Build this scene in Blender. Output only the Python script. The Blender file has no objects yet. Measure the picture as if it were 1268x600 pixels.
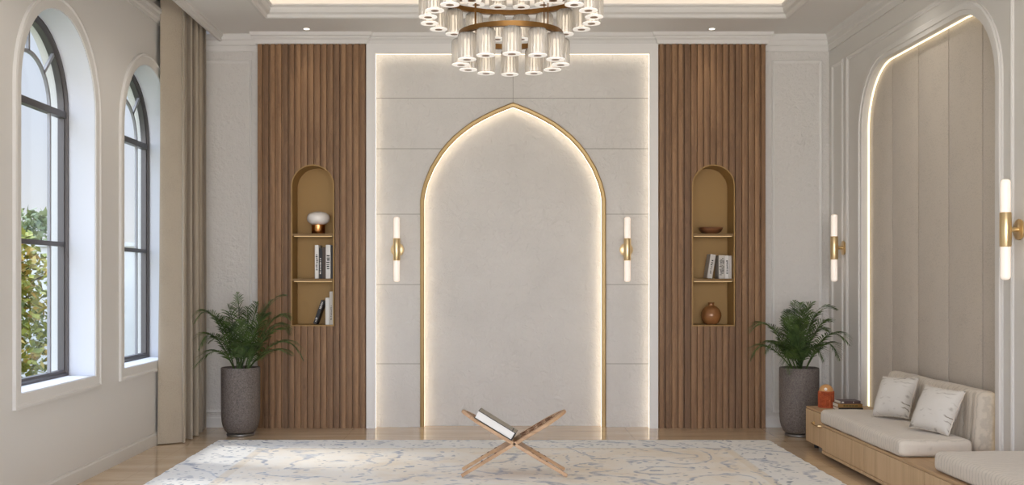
import bpy, bmesh, math, random
from mathutils import Vector, Matrix, noise as mnoise
random.seed(7)
C = bpy.context.scene.collection
PI = math.pi
# ---------------------------------------------------------------- camera model (metres, camera over the origin looking along +Y)
F, CX, CY, EYE = 1285.0, 606.0, 346.0, 1.314
def P(px, py, Y):
    return Vector(((px-CX)*Y/F, Y, EYE-(py-CY)*Y/F))
XL, XR = -2.66, 3.03          # side walls
YB = 9.18                     # face of the timber panels
CEIL = 3.494

# ---------------------------------------------------------------- helpers
def lin(c):
    c = c/255.0
    return c/12.92 if c <= 0.04045 else ((c+0.055)/1.055)**2.4
def rgb(r, g, b): return (lin(r), lin(g), lin(b), 1.0)

def finish(name, bm, m, smooth=None, shift=None):
    bmesh.ops.recalc_face_normals(bm, faces=bm.faces)
    if shift is not None: bmesh.ops.translate(bm, vec=-Vector(shift), verts=bm.verts)
    me = bpy.data.meshes.new(name); bm.to_mesh(me); bm.free()
    for mm in (m if isinstance(m, (list, tuple)) else [m]): me.materials.append(mm)
    if smooth:
        me.polygons.foreach_set('use_smooth', [True]*len(me.polygons))
        me.set_sharp_from_angle(angle=math.radians(smooth))
    o = bpy.data.objects.new(name, me); C.objects.link(o)
    return o
def thing(name, label, cat, loc=(0, 0, 0), rz=0.0, group=None):
    o = bpy.data.objects.new(name, None); C.objects.link(o)
    o.empty_display_size = .1
    o.location = loc; o.rotation_euler = (0, 0, rz)
    o['label'] = label; o['category'] = cat
    if group: o['group'] = group
    return o
def part(name, bm, m, parent, smooth=None, world=False, label=None):
    """a mesh under its thing; world=True: built in world metres, shifted to the thing's base"""
    sh = None
    if world:
        root = parent
        sh = Vector((0, 0, 0))
        while root is not None:
            sh = sh + root.location; root = root.parent
    o = finish(name, bm, m, smooth, sh)
    o.parent = parent
    if label: o['label'] = label
    return o
def single(name, bm, m, label, cat, smooth=None, group=None):
    lo = [min(v.co[i] for v in bm.verts) for i in range(3)]; hi = [max(v.co[i] for v in bm.verts) for i in range(3)]
    base = Vector(((lo[0]+hi[0])/2, (lo[1]+hi[1])/2, lo[2]))
    o = finish(name, bm, m, smooth, base); o.location = base
    o['label'] = label; o['category'] = cat
    if group: o['group'] = group
    return o
def struct(name, bm, m, parent=None, smooth=None):
    o = finish(name, bm, m, smooth)
    if parent: o.parent = parent
    else: o['kind'] = 'structure'
    return o
def dup(root, loc, rz=0.0, label=None, group=None):
    r = root.copy(); C.objects.link(r); r.location = loc; r.rotation_euler = (0, 0, rz)
    if label: r['label'] = label
    if group: r['group'] = group
    for ch in list(root.children):
        c = ch.copy(); C.objects.link(c); c.parent = r
        for g in list(ch.children):
            d = g.copy(); C.objects.link(d); d.parent = c
    return r

def box(bm, x0, x1, y0, y1, z0, z1, bev=0.0, seg=2):
    r = bmesh.ops.create_cube(bm, size=1.0)
    vs = r['verts']
    for v in vs:
        v.co = Vector(((x0+x1)/2+v.co.x*(x1-x0), (y0+y1)/2+v.co.y*(y1-y0), (z0+z1)/2+v.co.z*(z1-z0)))
    if bev > 0:
        es = list({e for v in vs for e in v.link_edges})
        rb = bmesh.ops.bevel(bm, geom=es, offset=bev, segments=seg, profile=0.5, affect='EDGES')
        return rb['verts']
    return vs
def lathe(bm, prof, seg=32, c=(0, 0, 0), flute=None):
    """prof: list of (r, z) about the vertical axis through c"""
    rings = []
    for r, z in prof:
        if r < 1e-6:
            rings.append([bm.verts.new((c[0], c[1], c[2]+z))]); continue
        ring = []
        for i in range(seg):
            a = 2*PI*i/seg
            rr = r*(1+(flute[1]*math.cos(flute[0]*a) if flute else 0))
            ring.append(bm.verts.new((c[0]+rr*math.cos(a), c[1]+rr*math.sin(a), c[2]+z)))
        rings.append(ring)
    for a, b in zip(rings, rings[1:]):
        n = max(len(a), len(b))
        for i in range(n):
            j = (i+1) % n
            if len(a) == 1 and len(b) == 1: continue
            if len(a) == 1: bm.faces.new((a[0], b[j], b[i]))
            elif len(b) == 1: bm.faces.new((a[i], a[j], b[0]))
            else: bm.faces.new((a[i], a[j], b[j], b[i]))
    return bm
def tube(bm, pts, r, seg=10, r1=None):
    pts = [Vector(p) for p in pts]
    rings = []
    up = Vector((0, 0, 1))
    for i, p in enumerate(pts):
        t = (pts[min(i+1, len(pts)-1)]-pts[max(i-1, 0)]).normalized()
        a = t.cross(up)
        if a.length < 1e-4: a = t.cross(Vector((1, 0, 0)))
        a.normalize(); b = t.cross(a)
        rr = r if r1 is None else r+(r1-r)*i/(len(pts)-1)
        rings.append([bm.verts.new(p+a*rr*math.cos(2*PI*k/seg)+b*rr*math.sin(2*PI*k/seg)) for k in range(seg)])
    for A, B in zip(rings, rings[1:]):
        for k in range(seg):
            bm.faces.new((A[k], A[(k+1) % seg], B[(k+1) % seg], B[k]))
    bm.faces.new(rings[0]); bm.faces.new(rings[-1])
def sweep(bm, path, nrm, prof, closed=False):
    """profile (u in the plane to the left of travel, v along nrm) swept with mitred corners"""
    n = Vector(nrm); path = [Vector(p) for p in path]; N = len(path)
    rings = []
    for i in range(N):
        ts = []
        if closed or i > 0: ts.append((path[i]-path[i-1]).normalized())
        if closed or i < N-1: ts.append((path[(i+1) % N]-path[i]).normalized())
        ss = [n.cross(t) for t in ts]
        if len(ss) == 2:
            d = 1+ss[0].dot(ss[1]); s = (ss[0]+ss[1])/max(d, .15)
        else: s = ss[0]
        rings.append([bm.verts.new(path[i]+s*u+n*v) for u, v in prof])
    M = len(prof)
    R = list(range(N)) if closed else list(range(N-1))
    for i in R:
        A, B = rings[i], rings[(i+1) % N]
        for k in range(M):
            bm.faces.new((A[k], A[(k+1) % M], B[(k+1) % M], B[k]))
    if not closed:
        bm.faces.new(rings[0]); bm.faces.new(rings[-1])
def sheet(bm, u0, u1, v0, v1, holes, to3, depth, extra=()):
    """a flat slab in (u,v) with holes (ua, ub, vb, top(u), n); to3(u, v, w); depth = thickness"""
    us = {u0, u1}
    for h in holes:
        ua, ub, vb, top, n = h
        for i in range(n+1): us.add(round((ua+ub)/2-(ub-ua)/2*math.cos(PI*i/n), 6))
        us.add(round(ua, 6)); us.add(round(ub, 6))
    us = sorted(u for u in us if u0-1e-7 <= u <= u1+1e-7)
    quads = []
    for a, b in zip(us, us[1:]):
        if b-a < 1e-6: continue
        m = (a+b)/2; hs = [h for h in holes if h[0] < m < h[1]]
        vs = [v0]+sorted(x for x in extra)+[v1]
        if not hs:
            quads += [((a, p), (b, p), (b, q), (a, q)) for p, q in zip(vs, vs[1:])]
        else:
            ua, ub, vb, top, n = hs[0]
            if vb > v0+1e-6: quads.append(((a, v0), (b, v0), (b, vb), (a, vb)))
            ta, tb = top(max(a, ua)), top(min(b, ub))
            quads.append(((a, ta), (b, tb), (b, v1), (a, v1)))
    cache = {}
    def V(p, w):
        k = (round(p[0], 5), round(p[1], 5), w)
        if k not in cache: cache[k] = bm.verts.new(to3(p[0], p[1], w))
        return cache[k]
    from collections import Counter
    edges = Counter()
    def clean(q):
        out = []
        for p in q:
            p = (round(p[0], 5), round(p[1], 5))
            if p not in out: out.append(p)
        return out
    Q = [clean(q) for q in quads]; Q = [q for q in Q if len(q) > 2]
    for q in Q:
        for a, b in zip(q, q[1:]+q[:1]): edges[(a, b)] += 1
    for q in Q:
        bm.faces.new([V(p, 0) for p in q]); bm.faces.new([V(p, depth) for p in reversed(q)])
    for (a, b) in edges:
        if (b, a) not in edges:
            bm.faces.new((V(a, 0), V(b, 0), V(b, depth), V(a, depth)))
def rect(x0, x1, z0, z1):    # on a wall facing -Y
    return [(x0, z0), (x1, z0), (x1, z1), (x0, z1)]

# ---------------------------------------------------------------- materials
def nodes(name):
    m = bpy.data.materials.new(name); m.use_nodes = True
    nt = m.node_tree; b = nt.nodes['Principled BSDF']
    return m, nt, b
class G:
    def __init__(s, nt): s.nt = nt
    def n(s, t, **kw):
        x = s.nt.nodes.new(t)
        for k, v in kw.items():
            if k.startswith('i_'):
                key = k[2:]
                x.inputs[int(key) if key.isdigit() else key.replace('_', ' ')].default_value = v
            else: setattr(x, k, v)
        return x
    def l(s, a, b): s.nt.links.new(a, b)
    def obj(s): return s.n('ShaderNodeTexCoord').outputs['Object']
    def map(s, vec, scale=(1, 1, 1), loc=(0, 0, 0), rot=(0, 0, 0)):
        x = s.n('ShaderNodeMapping'); s.l(vec, x.inputs['Vector'])
        x.inputs['Scale'].default_value = scale; x.inputs['Location'].default_value = loc; x.inputs['Rotation'].default_value = rot
        return x.outputs[0]
    def noise(s, vec, scale, detail=4, rough=.55, dist=0.0):
        x = s.n('ShaderNodeTexNoise'); s.l(vec, x.inputs['Vector'])
        x.inputs['Scale'].default_value = scale; x.inputs['Detail'].default_value = detail
        x.inputs['Roughness'].default_value = rough; x.inputs['Distortion'].default_value = dist
        return x.outputs['Fac'], x.outputs['Color']
    def ramp(s, fac, stops, interp='LINEAR'):
        x = s.n('ShaderNodeValToRGB'); s.l(fac, x.inputs[0]); cr = x.color_ramp; cr.interpolation = interp
        while len(cr.elements) > 1: cr.elements.remove(cr.elements[-1])
        for i, (p, c) in enumerate(stops):
            if isinstance(c, (int, float)): c = (c, c, c, 1)
            e = cr.elements[0] if i == 0 else cr.elements.new(p)
            e.position = p; e.color = c
        return x.outputs[0]
    def math(s, op, a, b=0.0, clamp=False):
        x = s.n('ShaderNodeMath', operation=op); x.use_clamp = clamp
        for i, v in enumerate((a, b)):
            if isinstance(v, (int, float)): x.inputs[i].default_value = v
            else: s.l(v, x.inputs[i])
        return x.outputs[0]
    def mix(s, fac, a, b, mode='MIX'):
        x = s.n('ShaderNodeMix', data_type='RGBA', blend_type=mode)
        if isinstance(fac, (int, float)): x.inputs[0].default_value = fac
        else: s.l(fac, x.inputs[0])
        for i, v in ((6, a), (7, b)):
            if isinstance(v, tuple): x.inputs[i].default_value = v
            else: s.l(v, x.inputs[i])
        return x.outputs[2]
    def bump(s, h, bsdf, strength=.3, dist=.01):
        x = s.n('ShaderNodeBump'); x.inputs['Strength'].default_value = strength; x.inputs['Distance'].default_value = dist
        s.l(h, x.inputs['Height']); s.l(x.outputs[0], bsdf.inputs['Normal'])
def simple(name, col, rough=.6, metal=0.0, bump=None, var=None, spec=None, coat=0.0):
    """bump=(scale, strength, dist); var=(scale, amount)"""
    m, nt, b = nodes(name); g = G(nt)
    b.inputs['Base Color'].default_value = col; b.inputs['Roughness'].default_value = rough; b.inputs['Metallic'].default_value = metal
    if spec is not None: b.inputs['Specular IOR Level'].default_value = spec
    if coat: b.inputs['Coat Weight'].default_value = coat; b.inputs['Coat Roughness'].default_value = .1
    o = g.obj()
    if var:
        f, _ = g.noise(o, var[0], 4)
        a = var[1]
        lo = tuple(c*(1-a) for c in col[:3])+(1,); hi = tuple(min(1, c*(1+a)) for c in col[:3])+(1,)
        g.l(g.ramp(f, [(.3, lo), (.7, hi)]), b.inputs['Base Color'])
    if bump:
        f, _ = g.noise(o, bump[0], 5, .6)
        g.bump(f, b, bump[1], bump[2])
    return m
def emit(name, col, s):
    m = bpy.data.materials.new(name); m.use_nodes = True; nt = m.node_tree
    nt.nodes.remove(nt.nodes['Principled BSDF'])
    e = nt.nodes.new('ShaderNodeEmission'); e.inputs[0].default_value = col; e.inputs[1].default_value = s
    nt.links.new(e.outputs[0], nt.nodes['Material Output'].inputs[0])
    return m

M = {}
M['wall'] = simple('painted_wall', rgb(213, 210, 205), .75, bump=(60, .06, .01))
M['wall_tex'] = simple('rough_plaster_wall', rgb(211, 207, 202), .8, bump=(30, .8, .016))
M['ceiling'] = simple('ceiling_paint', rgb(224, 221, 217), .8)
M['trim'] = simple('trim_paint', rgb(217, 214, 210), .55)
M['white'] = simple('white_frame_paint', rgb(226, 223, 220), .5)
M['reveal'] = simple('white_reveal', rgb(216, 218, 224), .6)
def plaster():
    m, nt, b = nodes('trowelled_plaster'); g = G(nt); o = g.obj()
    f, _ = g.noise(o, 14, 8, .65, .8)
    f2, _ = g.noise(o, 1.6, 4, .6)
    g.l(g.ramp(f2, [(.25, rgb(208, 204, 199)), (.75, rgb(219, 215, 210))]), b.inputs['Base Color'])
    b.inputs['Roughness'].default_value = .85
    g.bump(f, b, .9, .02)
    return m
M['plaster'] = plaster()
M['joint'] = simple('plaster_joint', rgb(166, 161, 154), .9)
M['brass'] = simple('brushed_brass', rgb(230, 204, 158), .32, 1.0, bump=(90, .05, .002))
M['arch_brass'] = simple('satin_gold_trim', rgb(182, 156, 112), .4, 1.0)
M['ring_brass'] = simple('aged_brass', rgb(138, 102, 60), .35, 1.0, var=(9, .18))
M['niche'] = simple('bronze_lining', rgb(160, 126, 74), .55, .2)
M['shelf'] = simple('bronze_shelf', rgb(118, 90, 52), .5, .3)
def slatwood(name, x0, pitch):
    m, nt, b = nodes(name); g = G(nt); o = g.obj()
    sep = g.n('ShaderNodeSeparateXYZ'); g.l(o, sep.inputs[0])
    cell = g.math('FLOOR', g.math('DIVIDE', g.math('SUBTRACT', sep.outputs[0], x0), pitch))
    wn = g.n('ShaderNodeTexWhiteNoise', noise_dimensions='1D'); g.l(cell, wn.inputs['W'])
    r = wn.outputs['Value']
    cmb = g.n('ShaderNodeCombineXYZ')
    g.l(g.math('ADD', g.math('MULTIPLY', sep.outputs[0], 16.0), g.math('MULTIPLY', r, 91.0)), cmb.inputs[0])
    g.l(g.math('MULTIPLY', sep.outputs[1], 16.0), cmb.inputs[1])
    g.l(g.math('ADD', g.math('MULTIPLY', sep.outputs[2], 1.3), g.math('MULTIPLY', r, 37.0)), cmb.inputs[2])
    f, _ = g.noise(cmb.outputs[0], 1.0, 5, .6, 1.5)
    # cathedral figure: rings of a stretched noise
    rings = g.math('FRACT', g.math('MULTIPLY', f, 11.0))
    ringc = g.ramp(rings, [(0, 0.0), (.5, 1.0), (1, 0.0)])
    fib, _ = g.noise(g.map(o, (260, 60, 5)), 1.0, 3, .6)
    base = g.ramp(f, [(.25, rgb(132, 97, 63)), (.5, rgb(161, 123, 86)), (.75, rgb(186, 147, 107))])
    c1 = g.mix(g.math('MULTIPLY', ringc, .42), base, rgb(104, 74, 46))
    c2 = g.mix(g.math('MULTIPLY', fib, .35), c1, rgb(116, 84, 56))
    tone = g.ramp(r, [(0, rgb(205, 200, 196)), (1, rgb(255, 252, 248))])
    g.l(g.mix(1.0, c2, tone, 'MULTIPLY'), b.inputs['Base Color'])
    b.inputs['Roughness'].default_value = .55
    g.bump(fib, b, .15, .004)
    return m
def plainwood(name, c0, c1, c2, ax=1, scale=1.0, rough=.5):
    """grain runs along axis ax"""
    m, nt, b = nodes(name); g = G(nt); o = g.obj()
    s = [14*scale]*3; s[ax] = .9*scale
    f, _ = g.noise(g.map(o, tuple(s)), 1.0, 6, .6, 1.0)
    s2 = [150*scale]*3; s2[ax] = 4*scale
    fib, _ = g.noise(g.map(o, tuple(s2)), 1.0, 3, .6)
    base = g.ramp(f, [(.28, c0), (.5, c1), (.75, c2)])
    g.l(g.mix(g.math('MULTIPLY', fib, .4), base, c0), b.inputs['Base Color'])
    b.inputs['Roughness'].default_value = rough
    g.bump(fib, b, .12, .003)
    return m
M['oak'] = plainwood('pale_oak', rgb(186, 155, 116), rgb(205, 175, 137), rgb(216, 188, 152), 2)
M['oak_top'] = plainwood('pale_oak_top', rgb(172, 140, 104), rgb(188, 156, 118), rgb(200, 170, 134), 1)
M['rehal'] = plainwood('carved_walnut', rgb(160, 122, 88), rgb(200, 162, 124), rgb(218, 184, 148), 0, 1.4, .45)
M['carving'] = simple('carved_recess', rgb(112, 78, 52), .7)
def floor_mat():
    m, nt, b = nodes('polished_travertine'); g = G(nt); o = g.obj()
    f, _ = g.noise(g.map(o, (.55, 3.2, 1)), 2.2, 8, .62, .6)
    f2, _ = g.noise(o, 9, 6, .6)
    base = g.ramp(f, [(.25, rgb(178, 150, 118)), (.5, rgb(204, 178, 146)), (.75, rgb(222, 200, 172))])
    base = g.mix(g.math('MULTIPLY', f2, .25), base, rgb(186, 160, 128))
    br = g.n('ShaderNodeTexBrick'); g.l(o, br.inputs['Vector'])
    br.offset = .0; br.inputs['Scale'].default_value = 1.0
    br.inputs['Brick Width'].default_value = 1.2; br.inputs['Row Height'].default_value = .6; br.inputs['Mortar Size'].default_value = .002
    g.l(g.mix(g.math('MULTIPLY', br.outputs['Fac'], .5), base, rgb(150, 124, 96)), b.inputs['Base Color'])
    b.inputs['Roughness'].default_value = .08
    b.inputs['IOR'].default_value = 1.52; b.inputs['Coat Weight'].default_value = .15; b.inputs['Coat Roughness'].default_value = .05
    return m
M['floor'] = floor_mat()
def fabric(name, col, scale=220, strength=.25, var=.07, ridge=None, rough=.95):
    m, nt, b = nodes(name); g = G(nt); o = g.obj()
    f, _ = g.noise(g.map(o, (1, 1, .25)), scale, 2, .6)
    fb, _ = g.noise(g.map(o, (.25, .25, 1)), scale, 2, .6)
    s = g.math('ADD', f, fb)
    big, _ = g.noise(o, 5, 3)
    s2 = g.math('ADD', g.math('MULTIPLY', s, .8), g.math('MULTIPLY', big, .4))
    lo = tuple(c*(1-2*var) for c in col[:3])+(1,); hi = tuple(min(1, c*(1+var)) for c in col[:3])+(1,)
    g.l(g.ramp(s2, [(.7, lo), (1.3/1.0 if False else .99, hi)]), b.inputs['Base Color'])
    b.inputs['Roughness'].default_value = rough
    b.inputs['Sheen Weight'].default_value = .25
    b.inputs['Specular IOR Level'].default_value = .2
    g.bump(s, b, strength, .003)
    return m
M['linen_wall'] = fabric('taupe_linen_panel', rgb(186, 176, 163), 260, .3, .09)
M['curtain'] = fabric('taupe_curtain', rgb(168, 156, 139), 420, .25, .08)
def seat_fabric(name, col, axis):
    m, nt, b = nodes(name); g = G(nt); o = g.obj()
    w = g.n('ShaderNodeTexWave', wave_type='BANDS', bands_direction=axis); g.l(o, w.inputs['Vector'])
    w.inputs['Scale'].default_value = 9.5; w.inputs['Distortion'].default_value = 5.0; w.inputs['Detail'].default_value = 3; w.inputs['Detail Scale'].default_value = 1.6
    f, _ = g.noise(o, 240, 2)
    st = g.ramp(w.outputs['Fac'], [(.0, 1.0), (.18, .25), (.4, 0.0)])
    c = g.mix(g.math('MULTIPLY', st, .5), col, tuple(x*.62 for x in col[:3])+(1,))
    c = g.mix(g.math('MULTIPLY', f, .25), c, tuple(x*.75 for x in col[:3])+(1,))
    g.l(c, b.inputs['Base Color']); b.inputs['Roughness'].default_value = .95; b.inputs['Specular IOR Level'].default_value = .2
    b.inputs['Sheen Weight'].default_value = .2
    h = g.math('SUBTRACT', g.math('MULTIPLY', f, .4), g.math('MULTIPLY', st, .5))
    g.bump(h, b, .4, .006)
    return m
M['seat'] = seat_fabric('crinkled_cream_linen', rgb(216, 206, 193), 'Y')
M['bolster'] = seat_fabric('crinkled_cream_linen_back', rgb(206, 195, 180), 'Y')
def pillow_mat():
    m, nt, b = nodes('leaf_print_cotton'); g = G(nt); o = g.obj()
    w = g.n('ShaderNodeTexWave', wave_type='BANDS', bands_direction='DIAGONAL'); g.l(o, w.inputs['Vector'])
    w.inputs['Scale'].default_value = 11; w.inputs['Distortion'].default_value = 7; w.inputs['Detail'].default_value = 2; w.inputs['Detail Scale'].default_value = 1.2
    msk, _ = g.noise(o, 7, 2)
    st = g.math('MULTIPLY', g.ramp(w.outputs['Fac'], [(0, 1.0), (.26, .0)]), g.ramp(msk, [(.45, 0.0), (.56, 1.0)]))
    f, _ = g.noise(o, 260, 2)
    c = g.mix(g.math('MULTIPLY', st, .95), rgb(212, 207, 200), rgb(118, 106, 90))
    g.l(g.mix(g.math('MULTIPLY', f, .2), c, rgb(190, 182, 172)), b.inputs['Base Color'])
    b.inputs['Roughness'].default_value = .95; g.bump(f, b, .25, .003)
    return m
M['pillow'] = pillow_mat()
def pot_mat():
    m, nt, b = nodes('etched_stoneware'); g = G(nt); o = g.obj()
    f, _ = g.noise(o, 30, 4, .6, 3.5)
    lines = g.ramp(g.math('ABSOLUTE', g.math('SUBTRACT', f, .5)), [(0, 1.0), (.035, .0)])
    f2, _ = g.noise(o, 90, 4)
    base = g.ramp(f2, [(.3, rgb(78, 70, 66)), (.7, rgb(122, 112, 106))])
    g.l(g.mix(g.math('MULTIPLY', lines, .5), base, rgb(160, 150, 142)), b.inputs['Base Color'])
    b.inputs['Roughness'].default_value = .7
    g.bump(g.math('ADD', f, g.math('MULTIPLY', f2, .3)), b, .5, .01)
    return m
M['pot'] = pot_mat()
M['pot_base'] = simple('grey_metal_base', rgb(128, 124, 120), .35, .7)
M['soil'] = simple('dark_soil', rgb(40, 30, 24), .95, bump=(60, .8, .02))
def leaf_mat(name, c0, c1):
    m, nt, b = nodes(name); g = G(nt)
    f, _ = g.noise(g.obj(), 14, 3)
    g.l(g.ramp(f, [(.35, c0), (.65, c1)]), b.inputs['Base Color'])
    b.inputs['Roughness'].default_value = .42; b.inputs['Specular IOR Level'].default_value = .45
    t = g.n('ShaderNodeBsdfTranslucent'); t.inputs[0].default_value = tuple(min(1, c*1.6) for c in c1[:3])+(1,)
    mx = g.n('ShaderNodeMixShader'); mx.inputs[0].default_value = .2
    g.l(b.outputs[0], mx.inputs[1]); g.l(t.outputs[0], mx.inputs[2]); g.l(mx.outputs[0], nt.nodes['Material Output'].inputs[0])
    return m
M['leaf'] = leaf_mat('palm_leaf', rgb(34, 52, 26), rgb(88, 112, 58))
M['dark_metal'] = simple('dark_bronze_metal', rgb(84, 80, 80), .4, .3)
M['thin_bar'] = simple('grey_glazing_bar', rgb(150, 150, 154), .45, .2)
def glass_pane():
    m = bpy.data.materials.new('window_glass'); m.use_nodes = True; nt = m.node_tree; g = G(nt)
    nt.nodes.remove(nt.nodes['Principled BSDF'])
    t = g.n('ShaderNodeBsdfTransparent'); t.inputs[0].default_value = (.96, .975, .98, 1)
    s = g.n('ShaderNodeBsdfGlossy'); s.inputs['Roughness'].default_value = .02
    lw = g.n('ShaderNodeLayerWeight'); lw.inputs[0].default_value = .5
    fr = g.math('ADD', g.math('MULTIPLY', g.math('POWER', lw.outputs['Facing'], 5.0), .35), .02)
    mx = g.n('ShaderNodeMixShader'); g.l(fr, mx.inputs[0]); g.l(t.outputs[0], mx.inputs[1]); g.l(s.outputs[0], mx.inputs[2])
    g.l(mx.outputs[0], nt.nodes['Material Output'].inputs[0])
    return m
M['glass'] = glass_pane()
def fluted_glass():
    m = bpy.data.materials.new('fluted_crystal'); m.use_nodes = True; nt = m.node_tree; g = G(nt)
    nt.nodes.remove(nt.nodes['Principled BSDF'])
    t = g.n('ShaderNodeBsdfTransparent'); t.inputs[0].default_value = (.96, .95, .93, 1)
    d = g.n('ShaderNodeBsdfTranslucent'); d.inputs[0].default_value = (.93, .9, .85, 1)
    d2 = g.n('ShaderNodeBsdfDiffuse'); d2.inputs[0].default_value = (.93, .91, .88, 1)
    s = g.n('ShaderNodeBsdfGlossy'); s.inputs['Roughness'].default_value = .06
    a = g.n('ShaderNodeMixShader'); a.inputs[0].default_value = .4; g.l(d.outputs[0], a.inputs[1]); g.l(d2.outputs[0], a.inputs[2])
    b = g.n('ShaderNodeMixShader'); b.inputs[0].default_value = .45; g.l(t.outputs[0], b.inputs[1]); g.l(a.outputs[0], b.inputs[2])
    lw = g.n('ShaderNodeLayerWeight'); lw.inputs[0].default_value = .35
    c = g.n('ShaderNodeMixShader'); g.l(lw.outputs['Fresnel'], c.inputs[0]); g.l(b.outputs[0], c.inputs[1]); g.l(s.outputs[0], c.inputs[2])
    g.l(c.outputs[0], nt.nodes['Material Output'].inputs[0])
    return m
M['crystal'] = fluted_glass()
M['disc'] = simple('crystal_end_disc', rgb(246, 243, 238), .12)
_b = M['disc'].node_tree.nodes['Principled BSDF']; _b.inputs['Emission Color'].default_value = (1, .94, .86, 1); _b.inputs['Emission Strength'].default_value = .35   # glow put into the disc, standing in for crystal lit by the core
WARM = (1.0, .80, .52, 1); WARM2 = (1.0, .86, .66, 1)
M['led'] = emit('warm_led_strip', WARM2, 4.6)
M['led_alcove'] = emit('alcove_led_strip', (1.0, .82, .54, 1), 2.4)
M['led_frame'] = emit('frame_led_strip', WARM2, 3.2)
M['led_cove'] = emit('cove_led_strip', (1.0, .85, .68, 1), 4.2)
M['led_shelf'] = emit('shelf_led_strip', (1.0, .70, .36, 1), .8)
M['lamp_glow'] = simple('sconce_frosted_glass', rgb(240, 232, 224), .25)
_b = M['lamp_glow'].node_tree.nodes['Principled BSDF']; _b.inputs['Emission Color'].default_value = (1.0, .84, .70, 1); _b.inputs['Emission Strength'].default_value = .40
M['core'] = emit('crystal_lamp_core', (1.0, .84, .66, 1), 2.1)
M['down'] = emit('downlight_lens', (1.0, .93, .82, 1), 8.0)

# ================================================================ SETTING
# ---- floor
bm = bmesh.new(); box(bm, XL-.4, XR+.4, -1.5, 9.7, -.12, 0.0)
struct('floor', bm, M['floor'])
# ---- left wall with arched windows (centres along Y), reveals come from its thickness
WIN = [6.43, 8.09, 4.77, 3.11, 1.45]
WR, WSILL, WSPR = .5585, .667, 2.42
bm = bmesh.new()
holes = [(c-WR, c+WR, WSILL, (lambda u, c=c: WSPR+math.sqrt(max(0, WR*WR-(u-c)**2))), 28) for c in WIN]
sheet(bm, -1.5, 9.7, 0.0, 3.80, holes, lambda u, v, w: (XL-w, u, v), .30)
struct('wall_left', bm, M['wall'])
# ---- back wall
bm = bmesh.new(); box(bm, XL-.3, XR+.4, 9.5, 9.7, 0, 3.80)
box(bm, XL, -2.057, 9.25, 9.5, 0, CEIL); box(bm, 2.45, XR, 9.25, 9.5, 0, CEIL)
box(bm, -2.057, 2.45, 9.20, 9.5, 3.40, CEIL)
struct('wall_back', bm, M['wall_tex'])
# ---- right wall with the recessed alcove
AY0, AY1, ATOP, AR = 6.20, 8.428, 3.007, .49
def alc(u):
    d = 0
    if u < AY0+AR: d = AY0+AR-u
    if u > AY1-AR: d = u-(AY1-AR)
    return ATOP-AR+math.sqrt(max(0, AR*AR-d*d))
def rr_path(y0, y1, top, r, n=12):
    """up the far side, over the flat top, down the near side, as (y, z)"""
    pts = [(y1, 0.0)]
    for i in range(n+1):
        a = PI/2*i/n; pts.append((y1-r+r*math.cos(a), top-r+r*math.sin(a)))
    for i in range(n+1):
        a = PI/2+PI/2*i/n; pts.append((y0+r+r*math.cos(a), top-r+r*math.sin(a)))
    pts.append((y0, 0.0))
    return pts
bm = bmesh.new()
sheet(bm, -1.5, 9.7, 0, 3.80, [(AY0, AY1, 0.0, alc, 48)], lambda u, v, w: (XR+w, u, v), .060)
box(bm, XR+.12, XR+.35, -1.5, 9.7, 0, 3.8)
struct('wall_right', bm, M['wall'])
# ---- ceiling with the tray opening; the curtain pocket stays open along the windows
TX0, TX1, TY0, TY1 = -1.845, 2.46, 1.6, 8.61
bm = bmesh.new()
sheet(bm, -2.40, XR+.1, -1.5, 9.5, [(TX0, TX1, TY0, lambda u: TY1, 2)], lambda u, v, w: (u, v, CEIL+w), .03)
box(bm, TX0-.3, TX1+.3, TY0-.3, TY1+.25, 3.80, 3.86)                 # raised tray
for a in ((TX0-.3, TX0-.26, TY0-.3, TY1+.25), (TX1+.26, TX1+.3, TY0-.3, TY1+.25), (TX0-.3, TX1+.3, TY0-.3, TY0-.26), (TX0-.3, TX1+.3, TY1+.25, TY1+.29)):
    box(bm, *a, CEIL+.03, 3.80)
box(bm, XL-.3, -2.36, -1.5, 9.7, 3.80, 3.86)                         # top of the curtain pocket
box(bm, -2.40, -2.37, -1.5, 9.25, CEIL, 3.80)
struct('ceiling', bm, M['ceiling'])
# ---- trims
def mould_rect(bm, pts, nrm, w=.028, d=.014):
    sweep(bm, pts, nrm, [(0, 0), (0, d*.6), (w*.25, d), (w*.55, d*.75), (w*.7, d*.35), (w, d*.3), (w, 0)], closed=True)
bm = bmesh.new()                                                      # tray moulding
loop = [(TX0, TY0, 0), (TX1, TY0, 0), (TX1, TY1, 0), (TX0, TY1, 0)]
sweep(bm, loop, (0, 0, 1), [(-.035, CEIL), (-.035, CEIL-.010), (-.012, CEIL-.012), (0, CEIL-.003), (.006, CEIL+.018), (.028, CEIL+.032), (.036, CEIL+.052), (.036, CEIL+.07), (.052, CEIL+.078), (.052, CEIL+.094), (-.1, CEIL+.094), (-.1, CEIL+.02), (-.03, CEIL+.02)], closed=True)
tray = struct('trim_1', bm, M['trim'])
bm = bmesh.new()
sweep(bm, loop, (0, 0, 1), [(-.17, CEIL+.05), (-.13, CEIL+.05), (-.13, CEIL+.075), (-.17, CEIL+.075)], closed=True)
cove = thing('cove_light_strip', 'warm glowing light strip hidden in the recessed ceiling tray', 'light strip', ((TX0+TX1)/2, (TY0+TY1)/2, CEIL+.03))
part('strip_light', bm, M['led_cove'], cove, world=True)
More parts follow.
